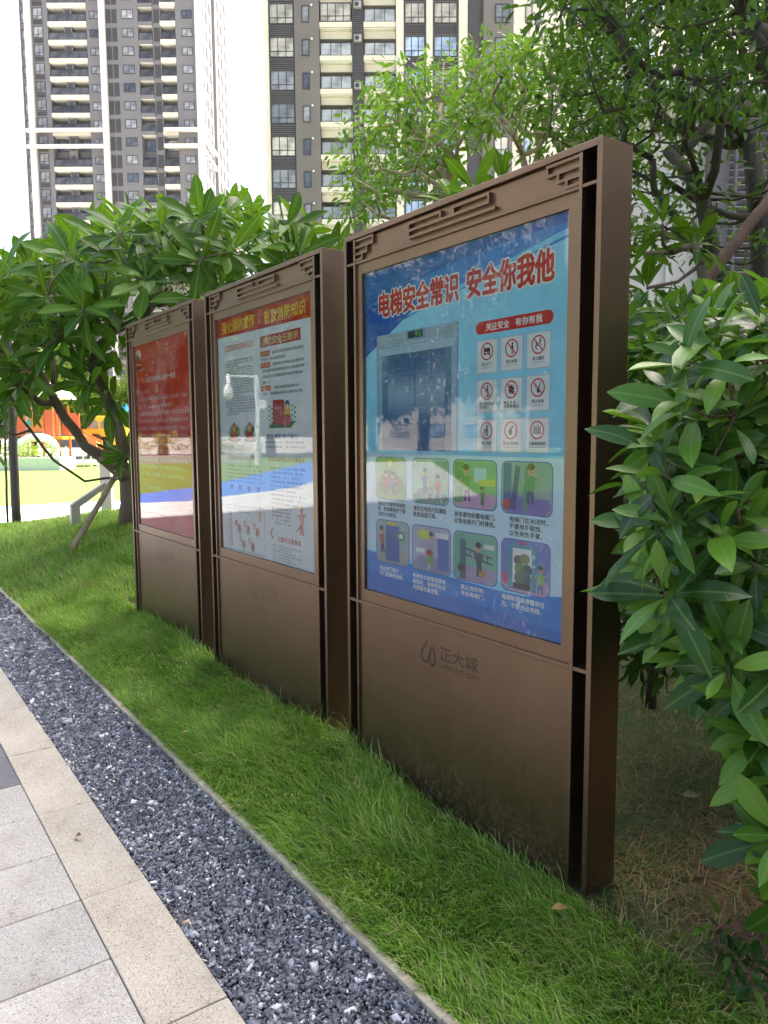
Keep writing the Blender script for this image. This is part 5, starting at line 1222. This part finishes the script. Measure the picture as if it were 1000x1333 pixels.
# small weed and fallen leaves by the near board
wb = at(955, 1140, 2.0); wb.z = gzf(wb.x, wb.y)
tips = [wb+Vector((rr.gauss(0, .05), rr.gauss(0, .05), rr.uniform(.06, .2))) for k in range(14)]
small_tree('weed', 'low leafy weed on the bare earth under the glossy shrub', 'plant', wb, [wb, wb+Vector((0, 0, .03)), wb+Vector((0, .005, .05))], tips, 0.006, 0.002, LD, M_twig, 7, 0.05, 0.03, 0.06, T_md, 80, 0.2, 0.8)
for lab, u, v, z, ln, col, nm in (('yellow fallen leaf lying on the lawn by the near board', 716, 1183, 0.03, 0.045, (0.26, 0.17, 0.03), 'fallen_leaf'), ('curled brown fallen leaf on the cream paving slab', 98, 1088, -0.043, 0.035, (0.10, 0.055, 0.03), 'fallen_leaf'), ('pale dry fallen leaf on the bare earth', 885, 1035, 0.05, 0.06, (0.30, 0.22, 0.13), 'fallen_leaf'), ('small tan fallen leaf on the grass in front of the middle board', 247, 952, 0.05, 0.03, (0.35, 0.22, 0.1), 'fallen_leaf')):
    c_, d_ = CAM, (fw + rt*((u-500)/FPX) - up*((v-666.5)/FPX)); q = c_+d_*((z-c_.z)/d_.z)
    t_ = leaf_template(5, 0.45, 0.5, 0.15, 0.4, 1.5); v_, f_ = leaves_np(t_, np.zeros((1, 3)), NP([[rr.gauss(0, 1), rr.gauss(0, 1), .25]]), NP([[.1, -.5, 1]]), np.array([ln*1.3]))
    tag(link(nm, np_mesh(nm, v_, f_, plain('dead_leaf', col, 0.6, var=.3, scale=50), True), None, None, q), lab, 'leaf', 'fallen leaves')
# ------------------------------------------------------------------ posts, stakes and signs on the lawn
M_bam = bark('bamboo', (0.30, 0.21, 0.12), 0.6); M_post = plain('dark_post', (0.055, 0.043, 0.036), 0.55, 0.2, var=.15); M_steel = plain('brushed_cream_metal', (0.50, 0.46, 0.38), 0.4, 0.2, var=.06)
M_wire = plain('wire', (0.55, 0.55, 0.54), 0.3, 0.9); M_wood = bark('weathered_pole', (0.10, 0.058, 0.036)); M_plate = plain('etched_plate', (0.40, 0.34, 0.30), 0.45, 0.3, var=.12, scale=30)
def ground_at(u, v, z):
    d_ = fw + rt*((u-500)/FPX) - up*((v-666.5)/FPX); return CAM+d_*((z-CAM.z)/d_.z)
def stake(name, lab, cat, a, b, r_, mat, nodes=0, group=None):
    a, b = Vector(a), Vector(b); e = empty(name, a, 0, lab, cat, group); mb = MB(); n = 14
    mb.tube([(b-a)*(k/n)+Vector((math.sin(k*1.7)*.004, math.cos(k*2.1)*.004, 0)) for k in range(n+1)], [r_*(1.0-0.15*k/n)*(1+.04*math.sin(k*3)) for k in range(n+1)], 10); mb.build('pole', mat, e, smooth=True)
    for k in range(nodes):
        t_ = (k+.55)/nodes; c = (b-a)*t_; d = (b-a).normalized()*0.008; mb = MB(); mb.tube([c-d, c, c+d], [r_*.95, r_*1.13, r_*.95], 10); mb.build('joint', mat, e, smooth=True)
    return e
f0 = ground_at(90, 722, 0.14); sk = stake('bamboo_stake', 'leaning bamboo stake propping the frangipani tree', 'stake', f0, at(186, 560, 9.3), 0.036, M_bam, 6)
for k, t_ in enumerate((0.60, 0.66)):
    c = (Vector(at(186, 560, 9.3))-f0)*t_; mb = MB(); mb.tube([c+Vector((.055*math.cos(q*.7), .055*math.sin(q*.7), .012*math.sin(q))) for q in range(10)], .004, 5); mb.build('wire_tie', M_wire, sk)
q = ground_at(22, 684, 0.10); stake('lawn_post', 'thick dark brown post standing in the lawn at far left', 'post', q, Vector(at(8, 395, (q-CAM).dot(fw))), 0.070, M_post, 0)
q = ground_at(10, 681, 0.10); stake('lawn_post', 'thin dark pole beside the thick post at far left', 'post', q, Vector(at(2, 420, (q-CAM).dot(fw))), 0.020, M_post, 0)
# bent metal name plate: upright leg and sloping top
q = ground_at(99, 694, 0.20); dq = (q-CAM).dot(fw); e = empty('lawn_sign', q-Vector((0, 0, .05)), CAMYAW+R(38), 'low cream metal sign with sloping top on the lawn', 'sign')
sc_ = dq/FPX
mb = MB(); mb.box(-.06, .06, -.05, .05, 0, .05+37*sc_); mb.build('leg', M_steel, e, bevel=.004)
mb = MB(); h0 = .05+37*sc_; mb.prism([(-.062, h0+.002), (.062, h0-.03), (.44, h0+.235), (.40, h0+.285)], -.052, .052); mb.build('sloping_top', M_steel, e, bevel=.004)
mb = MB(); mb.prism([(-.030, h0+.024), (-.027, h0+.020), (.385, h0+.270), (.382, h0+.275)], -.045, .045); mb.build('inscription_plate', M_plate, e)
q = ground_at(139, 671, 0.0); dq = (q-CAM).dot(fw); e = empty('signpost_pillar', q, CAMYAW, 'cream metal pillar with flat cap behind the frangipani trunk', 'pillar'); s_ = dq/FPX
mb = MB(); mb.box(-7*s_, 7*s_, 0, .14, 0, 68*s_); mb.build('shaft', M_steel, e, bevel=.004)
mb = MB(); mb.box(-9*s_, 12*s_, -.03, .17, 68*s_+.001, 72*s_); mb.build('cap', M_steel, e, bevel=.004)
# diagonal pole propping the trees at right
stake('prop_pole', 'weathered wooden pole leaning diagonally against the right trees', 'stake', at(862, 440, 5.0), at(1012, 245, 5.6), 0.047, M_wood, 0)

# ------------------------------------------------------------------ playground across the sunny lawn
def pc(name, cols, rough=.45): return plain(name, cols, rough, var=.06, scale=2)
P_or, P_red, P_ye, P_wh, P_bl, P_gr, P_gy = pc('orange_plastic', (.72, .20, .06)), pc('red_plastic', (.62, .11, .05)), pc('yellow_plastic', (.80, .45, .03)), pc('white_plastic', (.8, .8, .78)), pc('blue_plastic', (.03, .2, .65)), pc('teal_plastic', (.03, .3, .25)), pc('grey_steel', (.4, .4, .4))
DPG = 40.0
def pgp(u, v, dd=0.0): return at(u, v, DPG+dd)
pg0 = at(60, 600, DPG); pg0.z = -0.1; ps_ = DPG/FPX
PG = empty('play_tower', pg0, CAMYAW, 'orange and red playground tower with slide across the sunny lawn', 'playground')
px = lambda u: (u-60)*ps_; pz = lambda v: (602-v)*ps_
for (u, d) in ((20, 0), (38, 0), (58, 0), (72, 0), (20, 2.0), (58, 2.0), (72, 2.0)):
    mb = MB(); mb.tube([(px(u), d, 0), (px(u), d, pz(520))], .07, 8); mb.build('post', P_gy if u in (38,) else P_or, PG)
for (u0, u1, v0, v1, d, m) in ((18, 37, 562, 532, -.05, P_red), (38, 58, 556, 530, -.05, P_or), (60, 77, 560, 528, .02, P_red), (77, 100, 560, 532, .6, P_red), (20, 72, 566, 562, 1.0, P_ye)):
    mb = MB(); mb.box(px(u0), px(u1), d, d+(2.0 if v0-v1 < 6 else .08), pz(v0), pz(v1)); mb.build('panel', m, PG, bevel=.01)
mb = MB(); mb.box(px(39), px(44), -.09, -.06, pz(548), pz(541)); mb.build('panel', P_gr, PG)
mb = MB(); arc = [(px(40)+.0, -.5, pz(592))]+[(px(55)-.95*math.cos(R(a)), -.5, pz(578)+.62*math.sin(R(a))) for a in range(0, 181, 15)]+[(px(78), -.5, pz(592)), (px(95), -.7, pz(602))]
mb.tube(arc, .22, 10); mb.build('tube_slide', P_wh, PG, smooth=True)
mb = MB(); mb.prism([(px(44), pz(512)), (px(80), pz(512)), (px(64), pz(492)), (px(52), pz(494))], -.4, 2.4); mb.build('canopy_roof', P_wh, PG, bevel=.02)
mb = MB()
for k in range(9):
    t0, t1 = k/9, (k+1)/9; X0, X1 = px(100+26*t0), px(100+26*t1); Z0_, Z1_ = pz(556+16*t0**.7), pz(556+16*t1**.7)
    mb.poly([(X0, .1, Z0_), (X1, .1, Z1_), (X1, .9, Z1_), (X0, .9, Z0_)]); mb.box(X0, X1, .02, .1, min(Z0_, Z1_)-.3, max(Z0_, Z1_)+.14); mb.box(X0, X1, .9, .98, min(Z0_, Z1_)-.3, max(Z0_, Z1_)+.14)
mb.build('slide', P_or, PG)
for u in (104, 114, 122): mb = MB(); mb.tube([(px(u), .5, 0), (px(u), .5, pz(572))], .05, 6); mb.build('post', P_wh, PG)
# play truck
pt0 = at(140, 600, DPG+1.5); pt0.z = -0.1
TK = empty('play_truck', pt0, CAMYAW, 'orange yellow truck shaped playhouse beside the play tower', 'playground'); px = lambda u: (u-140)*(DPG+1.5)/FPX
mb = MB(); mb.prism([(px(112), pz(563)), (px(166), pz(563)), (px(166), pz(545)), (px(158), pz(540)), (px(150), pz(535)), (px(122), pz(535)), (px(114), pz(540))], 0, 1.8); mb.build('cab', P_ye, TK, bevel=.02)
for a, b in ((117, 130), (133, 145), (150, 158)):
    mb = MB(); mb.prism([(px(a), pz(552)), (px(b), pz(552)), (px(b), pz(543)), (px((a+b)/2), pz(539)), (px(a), pz(543))], -.04, -.005); mb.build('window', M_p[1], TK)
for u in (126, 152):
    mb = MB(); mb.tube([(px(u), -.15, pz(569)), (px(u), .35, pz(569))], .42, 18); wv = mb.build('wheel', M_dark, TK); mb = MB(); mb.tube([(px(u), -.17, pz(569)), (px(u), -.151, pz(569))], .2, 12); mb.build('hub', P_ye, wv)
mb = MB(); mb.box(px(112), px(168), .2, 1.6, pz(590), pz(563.2)); mb.build('chassis', M_dark, TK)
mb = MB(); mb.box(px(155), px(164), .3, .8, pz(528), pz(522)); mb.build('flag', P_bl, TK); mb = MB(); mb.box(px(153), px(163), .3, .8, pz(545.5), pz(536)); mb.build('flag', P_ye, TK); mb = MB(); mb.tube([(px(160), .9, pz(560)), (px(160), .9, pz(518))], .05, 6); mb.build('mast', P_gr, TK)
# planter walls with bedding
M_pl = plain('planter_render', (.55, .56, .54), .8, var=.08)
def planter(lab, a, b, hgt, seed, mat, flowers=None, group='planters on the sunny lawn', hp=.5):
    a, b = Vector(a), Vector(b); a.z = b.z = -0.1; ang = math.atan2((b-a).y, (b-a).x); Lx = (b-a).length
    e = empty('planter', a, ang, lab, 'planter', group)
    mb = MB(); mb.box(0, Lx, 0, .25, 0, hgt); mb.box(0, Lx, 1.6, 1.85, 0, hgt); mb.box(0, .25, .2501, 1.5999, 0, hgt); mb.box(Lx-.25, Lx, .2501, 1.5999, 0, hgt); mb.build('wall', M_pl, e, bevel=.01)
    mb = MB(); mb.box(.2501, Lx-.2501, .2501, 1.5999, 0, hgt-.08); mb.build('soil', M_twig, e)
    rn_ = np.random.default_rng(seed); n = int(Lx*9)
    tp = np.stack([rn_.uniform(.3, Lx-.3, n), rn_.uniform(.3, 1.5, n), hgt+rn_.uniform(.05, hp, n)], -1)
    v_, f_ = foliage_cloud(list(tp), 30, .3, .10, .2, T_sm, rn_, 0, .9); o = link('bedding_plants', np_mesh('bedding_plants', v_, f_, mat), e); o['kind'] = 'stuff'
    if flowers: v_, f_ = foliage_cloud(list(tp+[0, 0, .12]), 12, .3, .08, .14, T_sm, rn_, -.3, .8); o = link('blossoms', np_mesh('blossoms', v_, f_, flowers), e); o['kind'] = 'stuff'
planter('long grey planter with yellow green bedding before the playground', at(-60, 600, 36), at(78, 600, 36), 0.62, 3, LU)
M_blos = leaf_mat('blossom', [(.7, .45, .03), (.75, .55, .05), (.65, .2, .03)], .6, .3, (.7, .5, .05))
planter('low planter full of yellow and orange flowers left of the camera', (-45, -10.5, 0), (-41.5, -18.5, 0), 0.45, 5, LU, M_blos, hp=1.2)
# far trees and hedges past the playground, in the sun
rn = np.random.default_rng(91); rr = random.Random(91)
def proto_tree(seed, hgt, rad_):
    rn_ = np.random.default_rng(seed)
    tp = []
    while len(tp) < 90:
        q = rn_.normal(0, 1, 3); q = q/np.linalg.norm(q)*rn_.uniform(.45, 1)**.5; tp.append(Vector((q[0]*rad_, q[1]*rad_, hgt*.62+q[2]*hgt*.36)))
    mb, a, b = grow([Vector((0, 0, 0)), Vector((.05, 0, hgt*.15)), Vector((0, .05, hgt*.3))], tp, .2, .02, random.Random(seed), .1, 7, .5)
    return mb.mesh('trunk', M_barkD, True), np_mesh('crown', *foliage_cloud(tp, 60, rad_*.3, .28, .5, T_sm, rn_, .2, .8), LU)
PT = [proto_tree(101+k, 6.5+k, 2.6+.3*k) for k in range(3)]
PD = []
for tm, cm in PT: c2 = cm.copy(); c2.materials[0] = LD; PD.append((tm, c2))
spots = [(-30, 56), (20, 58), (70, 60), (120, 57), (165, 62), (215, 58), (-80, 60), (45, 75), (140, 78)]
nth = ['first', 'second', 'third', 'fourth', 'fifth', 'sixth', 'seventh', 'eighth', 'ninth']
order_ = sorted(range(len(spots)), key=lambda i: spots[i][0])
for i, (u, dp_) in enumerate(spots):
    q = at(u, 567, dp_); q.z = -0.1; tm, cm = PT[i % 3]
    e = empty('sunlit_tree', q, rr.uniform(0, 6), '%s from the left of the sunlit trees behind the playground' % nth[order_.index(i)], 'tree', 'sunlit trees behind the playground')
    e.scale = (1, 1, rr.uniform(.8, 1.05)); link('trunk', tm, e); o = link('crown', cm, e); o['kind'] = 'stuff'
# trees past the sunny lawn to the left of the camera, seen mirrored in the glass
gt = [(190, 56, 1.5), (194, 61, 1.9), (198, 57, 1.7), (202, 60, 2.0), (206, 56, 1.8), (210, 62, 2.1), (214, 57, 1.7), (218, 60, 2.0), (223, 55, 1.8), (229, 58, 2.0), (236, 54, 1.8), (187, 62, 1.7)]
nth += ['tenth', 'eleventh', 'twelfth']; order_ = sorted(range(len(gt)), key=lambda i: gt[i][0])
for i, (a_, d_, s_) in enumerate(gt):
    tm, cm = PD[i % 3]; e = empty('garden_tree', (d_*math.cos(R(a_)), d_*math.sin(R(a_)), -0.1), rr.uniform(0, 6), '%s of the dark trees across the lawn left of the camera, counted from the playground' % nth[order_.index(i)], 'tree', 'dark garden trees across the lawn')
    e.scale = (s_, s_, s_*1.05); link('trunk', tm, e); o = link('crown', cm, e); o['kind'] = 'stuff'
for i, (x, y, s_, lab) in enumerate(((4.6, 3.4, .62, 'smaller dark tree added for shade off the right edge beside the shrubs'), (7.4, 6.5, .95, 'taller dark tree added for shade off the right edge behind the shrubs'), (6.5, .2, .7, 'dark tree added for shade off the right edge, level with the boards'))):  # unseen canopy added so the near board's end face mirrors something dark
    tm, cm = PD[i]; e = empty('garden_tree', (x, y, -0.05), i*1.3, lab, 'tree', 'dark trees added off the right edge'); e.scale = (s_, s_, s_); link('trunk', tm, e); o = link('crown', cm, e); o['kind'] = 'stuff'
# white camera pole, seen mirrored in the middle board
e = empty('camera_pole', (-36.3, -16.6, -0.1), R(25), 'white pole with an arm and dome camera mirrored in the middle board', 'camera pole')
P_pw = plain('white_enamel', (.8, .8, .8), .35, var=.03)
mb = MB(); mb.tube([(0, 0, 0), (0, 0, 2.0), (0, 0, 2.02), (0, 0, 4.9)], [.15, .15, .10, .09], 12); mb.build('pole', P_pw, e, smooth=False)
mb = MB(); mb.tube([(0, 0, 4.8), (0, 1.5, 4.85)], .05, 8); mb.build('arm', P_pw, e)
mb = MB(); mb.tube([(0, 1.5, 4.95), (0, 1.5, 4.4), (0, 1.5, 4.1), (0, 1.5, 3.75), (0, 1.5, 3.6)], [.08, .12, .26, .26, .1], 12); mb.build('dome_camera', P_pw, e, smooth=True)
mb = MB(); mb.box(-.12, .12, -.5, -.1, 3.1, 3.55); mb.build('control_box', P_pw, e)
